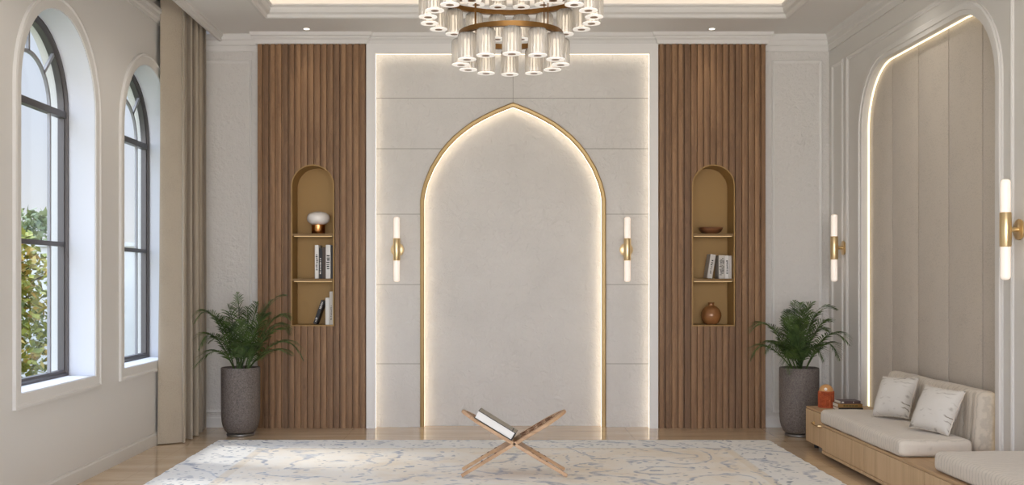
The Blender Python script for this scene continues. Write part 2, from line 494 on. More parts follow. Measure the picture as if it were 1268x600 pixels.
# cornices on the side bits of the back wall and along the right wall
corn = [(0, 3.344), (.014, 3.344), (.014, 3.392), (.022, 3.400), (.022, 3.440), (.032, 3.450), (.036, 3.470), (.046, CEIL), (0, CEIL)]
bm = bmesh.new()
sweep(bm, [(XR, -1.5, 0), (XR, 9.25, 0), (2.44, 9.25, 0)], (0, 0, 1), corn)
struct('trim_2', bm, M['trim'])
bm = bmesh.new()
sweep(bm, [(-2.05, 9.25, 0), (XL, 9.25, 0)], (0, 0, 1), corn)
struct('trim_3', bm, M['trim'])
# cornice along the feature wall with a break-out over each timber panel
cp = [(0, 3.397), (.010, 3.397), (.018, 3.430), (.032, 3.446), (.032, 3.458), (.046, 3.466), (.056, CEIL), (0, CEIL)]
bm = bmesh.new()
sweep(bm, [(2.45, 9.25, 0), (2.45, 9.175, 0), (1.493, 9.175, 0), (1.493, 9.205, 0), (-1.087, 9.205, 0), (-1.087, 9.175, 0), (-2.057, 9.175, 0), (-2.057, 9.25, 0)], (0, 0, 1), cp)
struct('trim_4', bm, M['trim'])
# dropped fascia beside the curtain pocket
bm = bmesh.new()
sweep(bm, [(-2.40, 9.25, 0), (-2.40, -1.5, 0)], (0, 0, 1), [(-.004, 3.43), (.016, 3.43), (.022, 3.446), (.022, 3.468), (.034, 3.476), (.034, CEIL+.01), (-.004, CEIL+.01)])
struct('trim_5', bm, M['trim'])
# picture-frame mouldings on the back side walls
bm = bmesh.new()
for x0, x1 in ((-2.60, -2.118), (2.515, 2.965)):
    mould_rect(bm, [(x0, 9.25, .13), (x1, 9.25, .13), (x1, 9.25, 3.268), (x0, 9.25, 3.268)], (0, -1, 0))
struct('trim_6', bm, M['trim'])
# right wall mouldings
bm = bmesh.new()
def rwall_rect(y0, y1, z0, z1): return [(XR, y1, z0), (XR, y0, z0), (XR, y0, z1), (XR, y1, z1)]
mould_rect(bm, rwall_rect(8.885, 9.165, .2, 3.203), (-1, 0, 0), .03)
mould_rect(bm, rwall_rect(5.99, 8.79, .02, 3.205), (-1, 0, 0), .04, .016)
mould_rect(bm, rwall_rect(5.35, 5.80, .2, 3.203), (-1, 0, 0), .03)
struct('trim_7', bm, M['trim'])
bm = bmesh.new()                                                      # architrave round the alcove
sweep(bm, [(XR, y, z) for y, z in rr_path(AY0, AY1, ATOP, AR)], (-1, 0, 0), [(0, 0), (0, .010), (.030, .012), (.034, .020), (.070, .020), (.078, .012), (.085, .012), (.085, 0)])
struct('trim_8', bm, M['trim'], smooth=30)
bm = bmesh.new()                                                      # crown line on the left wall, inside the pocket
sweep(bm, [(XL, 9.25, 0), (XL, -1.5, 0)], (0, 0, 1), [(0, 3.36), (.012, 3.36), (.016, 3.385), (.030, 3.395), (.030, 3.43), (.045, 3.44), (.045, 3.47), (0, 3.47)])
struct('trim_9', bm, M['wall'])
def base_prof(h=.10, t=.014): return [(0, 0), (t, 0), (t, h*.82), (t*.6, h*.9), (t*.6, h), (0, h)]
bm = bmesh.new(); sweep(bm, [(XL, 9.25, 0), (XL, -1.5, 0)], (0, 0, 1), base_prof()); struct('baseboard_left', bm, M['wall'])
bm = bmesh.new(); sweep(bm, [(-2.057, 9.25, 0), (XL, 9.25, 0)], (0, 0, 1), base_prof()); sweep(bm, [(XR, 9.25, 0), (2.45, 9.25, 0)], (0, 0, 1), base_prof()); struct('baseboard_back', bm, M['trim'])
bm = bmesh.new(); sweep(bm, [(XR, 8.515, 0), (XR, 9.25, 0)], (0, 0, 1), base_prof()); sweep(bm, [(XR, -1.5, 0), (XR, 4.0, 0)], (0, 0, 1), base_prof()); struct('baseboard_right', bm, M['trim'])

# ---- windows
def arch_pts(c, r, sill, spr, n=24, full=True):
    """(y, z) round an arched opening, starting bottom near side"""
    pts = [(c-r, sill)]
    for i in range(n+1):
        a = PI-PI*i/n; pts.append((c+r*math.cos(a), spr+r*math.sin(a)))
    pts.append((c+r, sill))
    return pts
XF = -2.86          # plane of the frames
def window(i, c):
    bm = bmesh.new()
    pts = [(XF, y, z) for y, z in arch_pts(c, WR, WSILL, WSPR)]
    sweep(bm, pts, (1, 0, 0), [(0, -.03), (0, .03), (-.020, .03), (-.028, .014), (-.042, .012), (-.042, -.03)], closed=True)
    box(bm, XF-.025, XF+.022, c-WR+.02, c+WR-.02, WSPR-.028, WSPR+.016)
    box(bm, XF-.02, XF+.016, c-WR+.02, c+WR-.02, 1.535, 1.565)
    w = struct('window_%d' % i, bm, M['dark_metal'], smooth=30)
    bm = bmesh.new(); t = .011
    for s in (-1, 1):
        box(bm, XF-.008, XF+.010, c+s*.31-t, c+s*.31+t, WSILL+.03, WSPR-.02)
    arc = [(XF, c+.31*math.cos(PI-PI*k/20), WSPR+.31*math.sin(PI-PI*k/20)) for k in range(21)]
    sweep(bm, arc, (1, 0, 0), [(-t, -.008), (-t, .010), (t, .010), (t, -.008)])
    for a in (45, 90, 135):
        ca, sa = math.cos(math.radians(a)), math.sin(math.radians(a))
        sweep(bm, [(XF, c+.31*ca, WSPR+.31*sa), (XF, c+(WR-.03)*ca, WSPR+(WR-.03)*sa)], (1, 0, 0), [(-t, -.008), (-t, .010), (t, .010), (t, -.008)])
    struct('glazing_bars', bm, M['thin_bar'], w)
    bm = bmesh.new()
    ap = arch_pts(c, WR-.02, WSILL+.02, WSPR)
    f = bm.faces.new([bm.verts.new((XF-.012, y, z)) for y, z in ap])
    r = bmesh.ops.extrude_face_region(bm, geom=[f]); bmesh.ops.translate(bm, vec=(.006, 0, 0), verts=[v for v in r['geom'] if isinstance(v, bmesh.types.BMVert)])
    struct('glass_pane', bm, M['glass'], w)
    # architrave on the wall with its sill apron
    bm = bmesh.new()
    sweep(bm, [(XL, y, z) for y, z in arch_pts(c, WR, WSILL, WSPR)], (1, 0, 0), [(.001, -.05), (.001, .012), (.012, .014), (.055, .014), (.066, .022), (.082, .018), (.085, 0), (.085, -.01)], closed=True)
    struct('window_surround', bm, M['wall'], w, smooth=30)
    # white lining of the reveal
    bm = bmesh.new()
    sweep(bm, [((XL+XF)/2, y, z) for y, z in arch_pts(c, WR, WSILL, WSPR)], (1, 0, 0), [(-.004, -.12), (.006, -.12), (.006, .104), (-.004, .104)], closed=True)
    struct('reveal_lining', bm, M['reveal'], w, smooth=30)
for i, c in enumerate(WIN): window(i+1, c)

# ================================================================ FEATURE WALL
ACX = P(635.3, 0, 9.26).x
def w2(px, py, Y=9.26): v = P(px, py, Y); return v.x, v.z
# pointed arch outline (outer edge of gold) half profile: (dx px, y px)
half = [(114.7, 530), (114.7, 248), (113.2, 238), (109.7, 225), (102, 206.5), (91, 188.5), (83, 178.5), (73.5, 168.5), (62.5, 159.4), (51.5, 151.3), (38, 143.6), (24.5, 137), (12, 131.8), (0, 127.2)]
kz = 9.26/F
right = [(ACX+dx*kz, EYE-(py-CY)*kz) for dx, py in half]
left = [(2*ACX-x, z) for x, z in right[:-1]]
right[0] = (right[0][0], 0.0); left[0] = (left[0][0], 0.0)
arch = left+right[::-1]                       # left foot, up, apex, down to the right foot
def arch_top(x):
    for (xa, za), (xb, zb) in zip(arch[1:-1], arch[2:-1]):
        if xa-1e-6 <= x <= xb+1e-6: return za+(zb-za)*(x-xa)/max(1e-9, xb-xa)
    return arch[1][1]
FX0, FX1 = w2(465.3, 0)[0], w2(804, 0)[0]     # inner edges of the white frame on the panel plane
bm = bmesh.new()
ax0, ax1 = arch[0][0], arch[-1][0]
# plaster panel: a course of slabs separated by fine open joints
us = sorted({round(p[0], 5) for p in arch})
class _T: pass
def panel_sheet():
    bm = bmesh.new()
    sheet(bm, FX0-.05, FX1+.05, 0, 3.38, [(ax0, ax1, 0.0, arch_top, 40)], lambda u, v, w: (u, 9.26+w, v), .04)
    return bm
pan = struct('wall_feature', panel_sheet(), M['plaster'])
bm = bmesh.new()
jz = [w2(0, y)[1] for y in (121.5, 184, 265, 352, 450)]
g_ = .0032
for z in jz:
    if z > arch_top(ACX): box(bm, FX0, FX1, 9.2585, 9.262, z-g_, z+g_)
    else:
        # outer parts either side of the arch
        xs = [u for u in [ax0+(ACX-ax0)*k/200 for k in range(201)] if arch_top(u) >= z]
        xe = xs[0] if xs else ACX
        if z < arch[1][1]: xe = ax0
        box(bm, FX0, xe, 9.2585, 9.262, z-g_, z+g_); box(bm, 2*ACX-xe, FX1, 9.2585, 9.262, z-g_, z+g_)
box(bm, ACX-g_*.8, ACX+g_*.8, 9.2585, 9.262, arch_top(ACX), 3.33)
struct('joint', bm, M['joint'], pan)
bm = bmesh.new(); box(bm, ax0-.1, ax1+.1, 9.345, 9.38, 0, arch_top(ACX)+.1)
struct('arch_panel', bm, M['plaster'], pan)
# gold arch trim with its light strip
at = thing('arch_trim', 'satin gold pointed arch trim with warm backlight round the plaster niche', 'arch', (ACX, 9.26, 0))
bm = bmesh.new()
# travel left foot -> apex -> right foot, n = -Y : left of travel is outward(+) / inward(-)
sweep(bm, [(x, 9.26, z) for x, z in arch], (0, -1, 0), [(.002, -.002), (.002, .014), (-.004, .016), (-.006, .010), (-.026, .004), (-.032, -.004), (-.034, -.030), (-.010, -.030), (-.008, -.085), (.002, -.085)])
part('trim_profile', bm, M['arch_brass'], at, smooth=30, world=True)
bm = bmesh.new()
sweep(bm, [(x, 9.26, z) for x, z in arch], (0, -1, 0), [(-.020, -.034), (-.034, -.034), (-.034, -.052), (-.020, -.052)])
part('light_strip', bm, M['led'], at, world=True)
# white frame round the plaster panel
bm = bmesh.new()
ox0, ox1, oz1 = -1.089, 1.493, 3.40
ix0, ix1, iz1 = P(464.8, 0, YB).x, P(804.6, 0, YB).x, P(0, 66, YB).z
fr = [(ix0, 0), (ix0, iz1), (ix1, iz1), (ix1, 0)]
def frame_ring(bm, o, i, y0, y1):
    O = [(o[0], 0), (o[0], o[2]), (o[1], o[2]), (o[1], 0)]; I = [(i[0], 0), (i[0], i[2]), (i[1], i[2]), (i[1], 0)]
    vs = {}
    for k in range(4):
        for nm, A in (('o', O), ('i', I)):
            for w, y in ((0, y0), (1, y1)): vs[nm, k, w] = bm.verts.new((A[k][0], y, A[k][1]))
    for k in range(3):
        for w in (0, 1): bm.faces.new((vs['o', k, w], vs['o', k+1, w], vs['i', k+1, w], vs['i', k, w]))
        for nm in 'oi': bm.faces.new((vs[nm, k, 0], vs[nm, k+1, 0], vs[nm, k+1, 1], vs[nm, k, 1]))
    for k in (0, 3): bm.faces.new((vs['o', k, 0], vs['i', k, 0], vs['i', k, 1], vs['o', k, 1]))
frame_ring(bm, (ox0, ox1, oz1), (ix0, ix1, iz1), YB-.002, YB+.03)
frame_ring(bm, (ox0, ox1, oz1), (ix0-.035, ix1+.035, iz1+.035), YB+.03, 9.26)
wf = struct('trim_10', bm, M['white'])
ws = thing('wall_light_strip', 'thin warm light strip along the inner edge of the white wall frame', 'light strip', ((ix0+ix1)/2, YB+.05, 0))
bm = bmesh.new()
frame_ring(bm, (ix0-.012, ix1+.012, iz1+.012), (ix0+.001, ix1-.001, iz1-.001), YB+.034, YB+.046)
part('strip_light', bm, M['led_frame'], ws, world=True)

# ---- timber slat panels with arched niches
NW, NB, NSPR = .186, .907, 2.142
SHZ = (P(0, 290, YB).z, P(0, 346, YB).z)
def slat_panel(x0, x1, nc, label):
    t = thing('slat_panel', label, 'wall panel', ((x0+x1)/2, YB, 0), group='timber slat panels')
    n = 17; pitch = (x1-x0)/n
    top = 3.397
    def ntop(u, e=0): return NSPR+math.sqrt(max(0, (NW+e)**2-(u-nc)**2))
    bm = bmesh.new()
    def strip(a, b, y0, y1, ch=0.0):
        e = .004
        cuts = sorted({a, b}|{c for c in (nc-NW-e, nc+NW+e) if a < c < b})
        for p, q in zip(cuts, cuts[1:]):
            if q-p < .0005: continue
            m = (p+q)/2
            if abs(m-nc) > NW+e: box(bm, p, q, y0, y1, 0, top)
            else:
                box(bm, p, q, y0, y1, 0, NB-e)
                k = 4
                for j in range(k):
                    pa, pb = p+(q-p)*j/k, p+(q-p)*(j+1)/k
                    za, zb = ntop(min(max(pa, nc-NW-e), nc+NW+e), e), ntop(min(max(pb, nc-NW-e), nc+NW+e), e)
                    vs = box(bm, pa, pb, y0, y1, NB, top)
                    for v in vs:
                        if v.co.z < NB+.001: v.co.z = za if abs(v.co.x-pa) < 1e-5 else zb
    for i in range(n):
        a = x0+i*pitch
        strip(a+.0115, a+pitch-.0115, YB, YB+.028)                # batten
        strip(a, a+pitch, YB+.0281, YB+.042)                      # backing board
    for v in bm.verts: pass
    base = Vector(t.location)
    part('slats', bm, slatwood('slat_oak_%d' % (1 if nc < 0 else 2), x0-base.x, pitch), t, world=True)
    # niche lining: back, sides and soffit as one bronze shell
    bm = bmesh.new()
    pts = [(nc-NW, NB)]+[(nc-NW*math.cos(PI*i/28), NSPR+NW*math.sin(PI*i/28)) for i in range(29)]+[(nc+NW, NB)]
    sweep(bm, [(x, YB, z) for x, z in pts], (0, -1, 0), [(.004, -.275), (.004, .006), (-.006, .006), (-.006, -.275)], closed=True)
    f1 = [bm.verts.new((x, YB+.252, z)) for x, z in pts]; fa = bm.faces.new(f1)
    r = bmesh.ops.extrude_face_region(bm, geom=[fa]); bmesh.ops.translate(bm, vec=(0, .015, 0), verts=[v for v in r['geom'] if isinstance(v, bmesh.types.BMVert)])
    part('niche_lining', bm, M['niche'], t, smooth=30, world=True)
    for z in SHZ:
        bm = bmesh.new(); box(bm, nc-NW+.006, nc+NW-.006, YB+.004, YB+.25, z-.013, z+.009, .002, 1)
        s = part('shelf', bm, M['shelf'], t, world=True)
        bm = bmesh.new(); box(bm, nc-NW+.02, nc+NW-.02, YB+.014, YB+.024, z-.019, z-.0132)
        part('light_strip', bm, M['led_shelf'], s, world=True)
    return t
NL, NR = P(387.2, 0, YB).x, P(883.4, 0, YB).x
slat_panel(-2.057, -1.089, NL, 'tall brown timber slat panel whose arched niche holds the white globe lamp')
slat_panel(1.493, 2.45, NR, 'tall brown timber slat panel whose arched niche holds the brown vase and bowl')

# ================================================================ LIGHT FITTINGS
for k, (px, lab) in enumerate(((380, 'small round recessed ceiling downlight above the slat panel with the white lamp'), (881, 'small round recessed ceiling downlight above the slat panel with the brown vase'))):
    x = P(px, 36, 9.04).x; y = 9.02
    t = thing('ceiling_downlight', lab, 'downlight', (x, y, CEIL), group='ceiling downlights')
    bm = bmesh.new(); lathe(bm, [(.024, -.001), (.026, -.005), (.034, -.004), (.036, 0), (.036, .006), (.024, .006), (.024, -.001)], 28)
    part('trim_ring', bm, M['white'], t, smooth=40)
    bm = bmesh.new(); lathe(bm, [(0, -.002), (.023, -.002), (.023, .006), (0, .006)], 24)
    part('lens', bm, M['down'], t)
    ld = bpy.data.lights.new('downlight_beam', 'SPOT'); ld.energy = 4; ld.color = (1, .9, .76); ld.spot_size = math.radians(75); ld.spot_blend = .8; ld.shadow_soft_size = .02
    lo = bpy.data.objects.new('downlight_beam', ld); C.objects.link(lo); lo.location = (0, 0, -.012); lo.parent = t

def sconce():
    """tube axis at the origin, wall plate towards +Y at .075"""
    t = thing('wall_sconce', '', 'wall lamp', (0, 0, 0), group='brass wall sconces')
    R, H, HB = .029, .2875, .098
    bm = bmesh.new(); lathe(bm, [(0, -HB), (R+.001, -HB), (R+.003, -HB+.004), (R+.003, HB-.004), (R+.001, HB), (0, HB)], 32)
    part('brass_sleeve', bm, M['brass'], t, smooth=40)
    for s in (1, -1):
        bm = bmesh.new(); pr = [(R-.002, s*(HB+.0005)), (R-.002, s*(H-.02))]
        for i in range(1, 7):
            a = PI/2*i/6; pr.append(((R-.002)-.02+.02*math.cos(a), s*(H-.02+.02*math.sin(a))))
        pr.append((0, s*H)); pr.insert(0, (0, s*(HB+.0005)))
        lathe(bm, pr, 28)
        part('glass_tube', bm, M['lamp_glow'], t, smooth=50)
    bm = bmesh.new(); lathe(bm, [(0, 0), (.058, 0), (.060, .003), (.060, .010), (.056, .013), (0, .013)], 40)
    bmesh.ops.rotate(bm, cent=(0, 0, 0), matrix=Matrix.Rotation(PI/2, 3, 'X'), verts=bm.verts); bmesh.ops.translate(bm, vec=(0, .083, 0), verts=bm.verts)
    part('wall_plate', bm, M['brass'], t, smooth=40)
    bm = bmesh.new(); lathe(bm, [(0, 0), (.013, 0), (.013, .042), (.018, .044), (.018, .05), (0, .05)], 20)
    bmesh.ops.rotate(bm, cent=(0, 0, 0), matrix=Matrix.Rotation(-PI/2, 3, 'X'), verts=bm.verts); bmesh.ops.translate(bm, vec=(0, .028, 0), verts=bm.verts)
    part('arm', bm, M['brass'], t, smooth=40)
    return t
zc = P(0, 308.6, 9.18).z
s0 = sconce(); s0.location = (P(491.3, 0, 9.18).x, 9.177, zc)
s0['label'] = 'brass tube sconce on the plaster wall between timber panel with lamp and arch'
dup(s0, (P(776.8, 0, 9.18).x, 9.177, zc), 0, 'brass tube sconce on the plaster wall between arch and timber panel with vase')
dup(s0, (XR-.083, 8.87, 1.585), -PI/2, 'brass tube sconce on the side wall above the palm and orange lantern')
dup(s0, (XR-.083, 5.925, 1.60), -PI/2, 'nearest brass tube sconce, on the side wall in front of the bench alcove')

# ---- chandelier
CHX, CHY = P(632.5, 0, 5.0).x, 5.0
def chandelier():
    t = thing('chandelier', 'tiered round chandelier of fluted glass tubes on aged brass rings', 'chandelier', (CHX, CHY, 2.35))
    z0 = 2.35
    TR, TL = .0425, .124
    bm = bmesh.new()
    lathe(bm, [(TR*.96, -TL+.003), (TR, -TL+.006), (TR, -.012), (TR*.8, -.001), (.012, 0), (.012, -.006), (TR*.72, -.008), (TR*.82, -.016), (TR*.84, -TL+.01)], 72, flute=(18, .055))
    tubem = finish('glass_tube', bm, M['crystal'], 60)
    bm = bmesh.new(); lathe(bm, [(TR*.38, -TL-.002), (TR*1.02, -TL-.002), (TR*1.04, -TL), (TR*1.02, -TL+.0025), (TR*.38, -TL+.0025), (TR*.38, -TL-.002)], 36)
    disc = finish('end_disc', bm, M['disc'], 40); disc.parent = tubem
    bm = bmesh.new(); lathe(bm, [(0, -TL+.012), (TR*.38, -TL+.012), (TR*.38, -.03), (0, -.03)], 20)
    core = finish('lamp_core', bm, M['core'], 40); core.parent = tubem
    bm = bmesh.new(); lathe(bm, [(0, -TL-.0024), (TR*.43, -TL-.0024), (TR*.44, -TL-.0018), (TR*.40, -TL+.011), (0, -TL+.011)], 20)
    cap = finish('brass_cap', bm, M['ring_brass'], 40); cap.parent = tubem
    bm = bmesh.new(); lathe(bm, [(0, .012), (.011, .012), (.011, -.029), (0, -.029)], 14)
    stem = finish('brass_stem', bm, M['ring_brass'], 40); stem.parent = tubem
    first = True
    for R, n, zr, ph in ((.240, 12, 2.476, .0), (.400, 20, 2.690, .5), (.305, 16, 2.832, .5)):
        bm = bmesh.new(); rw, h = .012, .024
        lathe(bm, [(R-rw, 0), (R+rw, 0), (R+rw, h), (R-rw, h), (R-rw, 0)], 96)
        bmesh.ops.remove_doubles(bm, verts=bm.verts, dist=1e-6)
        ring = part('brass_ring', bm, M['ring_brass'], t, smooth=40); ring.location = (0, 0, zr-z0)
        for k in range(n):
            a = 2*PI*(k+ph)/n - PI/2
            loc = (R*math.cos(a), R*math.sin(a), zr-z0-.003)
            if first:
                tubem.parent = t; tubem.location = loc; first = False
            else:
                c = tubem.copy(); C.objects.link(c); c.parent = t; c.location = loc; c.rotation_euler = (0, 0, a)
                for ch in (disc, core, cap, stem):
                    d = ch.copy(); C.objects.link(d); d.parent = c
    for k in range(4):
        a = PI/4+PI/2*k; ca, sa = math.cos(a), math.sin(a)
        bm = bmesh.new()
        for Ra, za, Rb, zb in ((.240, 2.50, .240, 2.86), (.400, 2.714, .305, 2.85), (.305, 2.85, .03, 3.45)):
            tube(bm, [(Ra*ca, Ra*sa, za-z0), (Rb*ca, Rb*sa, zb-z0)], .0025, 8)
        part('suspension_rod', bm, M['ring_brass'], t, smooth=40)
    bm = bmesh.new(); lathe(bm, [(0, 3.42-z0), (.03, 3.42-z0), (.03, 3.46-z0), (.012, 3.47-z0), (.012, 3.76-z0), (.08, 3.765-z0), (.085, 3.80-z0), (0, 3.80-z0)], 32)
    part('canopy', bm, M['ring_brass'], t, smooth=40)
    return t
chandelier()

# ================================================================ ITEMS IN THE NICHES
def book(cx, cy, z, w, d, h, cover, label, cat='book', lean=0.0, marks=(), mark_col=None, group=None, name='book', pages=True):
    """upright book, spine towards -Y; w thickness along X, d depth along Y, h height; lean about Y (degrees, + leans to +X)"""
    t = thing(name, label, cat, (cx, cy, z), group=group); t.rotation_euler = (0, math.radians(lean), 0)
    bm = bmesh.new(); c = .0028
    box(bm, -w/2, -w/2+c, 0, d, 0, h, .0008, 1); box(bm, w/2-c, w/2, 0, d, 0, h, .0008, 1); box(bm, -w/2, w/2, -.002, c, 0, h, .0012, 2)
    part('cover', bm, cover, t)
    if pages:
        bm = bmesh.new(); box(bm, -w/2+c, w/2-c, c, d-.004, .003, h-.003); part('page_block', bm, M['pages'], t)
    if marks:
        bm = bmesh.new()
        for (a, b_, x0, x1) in marks: box(bm, w*x0, w*x1, -.0026, -.0021, h*a, h*b_)
        part('spine_lettering', bm, mark_col, t)
    return t
M['pages'] = simple('book_pages', rgb(232, 226, 214), .9, bump=(300, .2, .002))
M['bk_white'] = simple('white_book_cloth', rgb(226, 223, 218), .6)
M['bk_black'] = simple('black_book_cloth', rgb(34, 33, 34), .55)
M['bk_brown'] = simple('brown_book_cloth', rgb(74, 60, 50), .6)
M['bk_grey'] = simple('pale_grey_book_cloth', rgb(198, 192, 184), .65)
M['ink_dark'] = simple('dark_ink', rgb(40, 38, 36), .7)
M['ink_light'] = simple('pale_ink', rgb(220, 216, 210), .7)
k = YB/F
YN = YB+.055
def nx(px): return (px-CX)*YN/F
def nz(py): return EYE-(py-CY)*YN/F
def letters(seed, a, b, n, x0=-.3, x1=.3):
    r = random.Random(seed); out = []
    for i in range(n):
        p = a+(b-a)*i/n
        out.append((p, p+(b-a)/n*r.uniform(.4, .75), x0*r.uniform(.4, 1), x1*r.uniform(.5, 1)))
    return tuple(out)
zs1 = SHZ[1]+.0095
book(nx(392.3), YN, zs1, .034, .16, .298, M['bk_white'], 'slim white book at the open-space end of the row, middle shelf under the lamp', marks=letters(1, .25, .75, 9), mark_col=M['ink_dark'], group='books on the niche shelves')
book(nx(396.9), YN+.004, zs1, .029, .15, .272, M['bk_black'], 'black upright book with pale lettering touching the white book, middle shelf under lamp', marks=letters(2, .15, .7, 9, -.25, .2), mark_col=M['ink_light'], group='books on the niche shelves')
book(nx(401.2), YN+.006, zs1, .031, .15, .282, M['bk_brown'], 'dark brown plain book between black book and thick white book, middle shelf under lamp', group='books on the niche shelves')
book(nx(406.5), YN-.006, zs1, .042, .17, .300, M['bk_white'], 'thick white book with bold black spine lettering, middle shelf under the lamp', marks=letters(3, .28, .72, 7, -.38, .38), mark_col=M['ink_dark'], group='books on the niche shelves')
book(nx(411.0), YN+.002, zs1, .018, .15, .296, M['bk_black'], 'thin black book against the niche side beside the bold-lettered white book', group='books on the niche shelves')
zs0 = NB+.0065
book(nx(389.6), YN+.004, zs0+.007, .030, .15, .22, M['bk_black'], 'black book leaning over on the bottom shelf below the globe lamp', lean=19.5, marks=letters(4, .1, .3, 4, -.3, .3)+letters(5, .65, .95, 6, -.3, .3), mark_col=M['ink_light'], group='books on the niche shelves')
book(nx(405.3), YN+.004, zs0, .034, .16, .240, M['bk_white'], 'shorter plain white book behind the leaning black book, bottom shelf', group='books on the niche shelves')
book(nx(410.2), YN-.004, zs0, .029, .17, .295, M['bk_grey'], 'tallest pale book at the side of the bottom shelf below the lamp', marks=letters(6, .15, .6, 10, -.2, .2), mark_col=M['ink_dark'], group='books on the niche shelves')
book(nx(878.6), YN, zs1+.003, .046, .16, .215, M['bk_grey'], 'pale grey book leaning against its neighbours, middle shelf above the vase', lean=9.0, marks=letters(7, .2, .8, 7, -.2, .2), mark_col=M['ink_dark'], group='books on the niche shelves')
book(nx(893.8), YN, zs1, .054, .16, .208, M['bk_grey'], 'thick pale grey upright book with dense lettering, middle shelf above the vase', marks=letters(8, .15, .85, 12, -.42, .0)+letters(9, .2, .9, 10, .1, .42), mark_col=M['ink_dark'], group='books on the niche shelves')
book(nx(900.2), YN+.004, zs1, .034, .15, .206, M['bk_white'], 'off-white upright book in the middle of three above the vase', marks=letters(10, .2, .8, 9, -.2, .3), mark_col=M['ink_dark'], group='books on the niche shelves')
book(nx(904.5), YN+.002, zs1, .022, .15, .204, M['bk_grey'], 'thin grey upright book at the end of the row above the vase', group='books on the niche shelves')
# globe lamp
M['opal'] = simple('opal_glass', rgb(236, 230, 224), .12)
M['copper'] = simple('polished_copper', rgb(214, 150, 92), .18, 1.0)
M['wood_bowl'] = plainwood('turned_walnut', rgb(92, 58, 36), rgb(128, 84, 54), rgb(150, 102, 68), 0, 1.2, .35)
M['vase'] = simple('glazed_brown_ceramic', rgb(150, 102, 62), .2, .15, var=(7, .25), bump=(40, .1, .004))
YM = YB+.12
def mx_(px): return (px-CX)*YM/F
t = thing('table_lamp', 'small mushroom table lamp with white opal globe on a copper base', 'lamp', (mx_(394.2), YM, SHZ[0]+.0095))
bm = bmesh.new(); lathe(bm, [(0, 0), (.058, 0), (.060, .003), (.060, .080), (.056, .083), (0, .083)], 40); part('base', bm, M['copper'], t, smooth=40)
bm = bmesh.new(); pr = [(.0, .078)]
for i in range(1, 25):
    a = -PI/2+PI*i/24; ca, sa = math.cos(a), math.sin(a)
    pr.append((.102*abs(ca)**.8, .140+.060*math.copysign(abs(sa)**.9, sa)))
pr[-1] = (0, .200); lathe(bm, pr, 40); part('globe_shade', bm, M['opal'], t, smooth=60)
# bowl
bm = bmesh.new(); lathe(bm, [(0, 0), (.058, 0), (.062, .006), (.088, .022), (.103, .042), (.107, .056), (.104, .058), (.096, .044), (.080, .026), (.05, .016), (0, .014)], 40)
bmesh.ops.translate(bm, vec=(mx_(880.2), YM, SHZ[0]+.0095), verts=bm.verts)
single('bowl', bm, M['wood_bowl'], 'shallow brown turned wooden bowl on the upper niche shelf', 'bowl', smooth=50)
# vase
bm = bmesh.new(); lathe(bm, [(0, 0), (.045, 0), (.062, .012), (.082, .042), (.091, .078), (.088, .105), (.074, .136), (.050, .158), (.030, .168), (.026, .174), (.026, .192), (.029, .196), (.026, .197), (.020, .190), (.020, .170), (0, .150)], 44)
bmesh.ops.translate(bm, vec=(mx_(880.6), YM, zs0), verts=bm.verts)
single('vase', bm, M['vase'], 'round brown glazed vase with short narrow neck at the bottom of the niche', 'vase', smooth=50)

# ================================================================ CURTAIN
def curtain():
    bm = bmesh.new()
    r = random.Random(3)
    n, y0, y1 = 150, 8.30, 9.17
    zt, zb = 3.74, .006
    pts = []
    for i in range(n+1):
        u = i/n
        ph = u*2*PI*5.0-1.7
        amp = .085*(1-.35*u)
        x = -2.535+amp*math.sin(ph)+.012*math.sin(ph*2.3+1)
        y = y0+(y1-y0)*u+.035*math.sin(2*ph+.4)
        pts.append((x, y))
    nz_ = 40
    def grid(off):
        rows = []
        for j in range(nz_+1):
            v = j/nz_; z = zb+(zt-zb)*v
            row = []
            for i, (x, y) in enumerate(pts):
                u = i/n
                fl = (1-v)**2*(1-u**3)
                xx = -2.535+(x+2.535)*(1+.18*fl)+.010*fl*mnoise.noise((u*9, v*4, 0))+.006*mnoise.noise((u*14, v*2.2, 5))
                yy = y+.02*fl*mnoise.noise((u*7, v*3, 9))-.03*fl*(1-u)
                zz = z+(.012*max(0, mnoise.noise((u*8, 2, 2)))*(1 if j == 0 else 0))
                row.append((xx, yy, zz))
            rows.append(row)
        return rows
    g1 = grid(0)
    A = [[bm.verts.new(p) for p in row] for row in g1]
    for j in range(nz_):
        for i in range(n):
            bm.faces.new((A[j][i], A[j][i+1], A[j+1][i+1], A[j+1][i]))
    bmesh.ops.recalc_face_normals(bm, faces=bm.faces); bm.normal_update()
    nr = [[v.normal.copy() for v in row] for row in A]
    Bk = [[bm.verts.new(v.co-nv*.004) for v, nv in zip(row, nrow)] for row, nrow in zip(A, nr)]
    for j in range(nz_):
        for i in range(n):
            bm.faces.new((Bk[j][i], Bk[j+1][i], Bk[j+1][i+1], Bk[j][i+1]))
        for i in (0, n): bm.faces.new((A[j][i], A[j+1][i], Bk[j+1][i], Bk[j][i]))
    for i in range(n):
        for j in (0, nz_): bm.faces.new((A[j][i], A[j][i+1], Bk[j][i+1], Bk[j][i]))
    return bm
single('curtain', curtain(), M['curtain'], 'floor-length taupe linen curtain gathered in deep folds beside the arched windows', 'curtain', smooth=60)

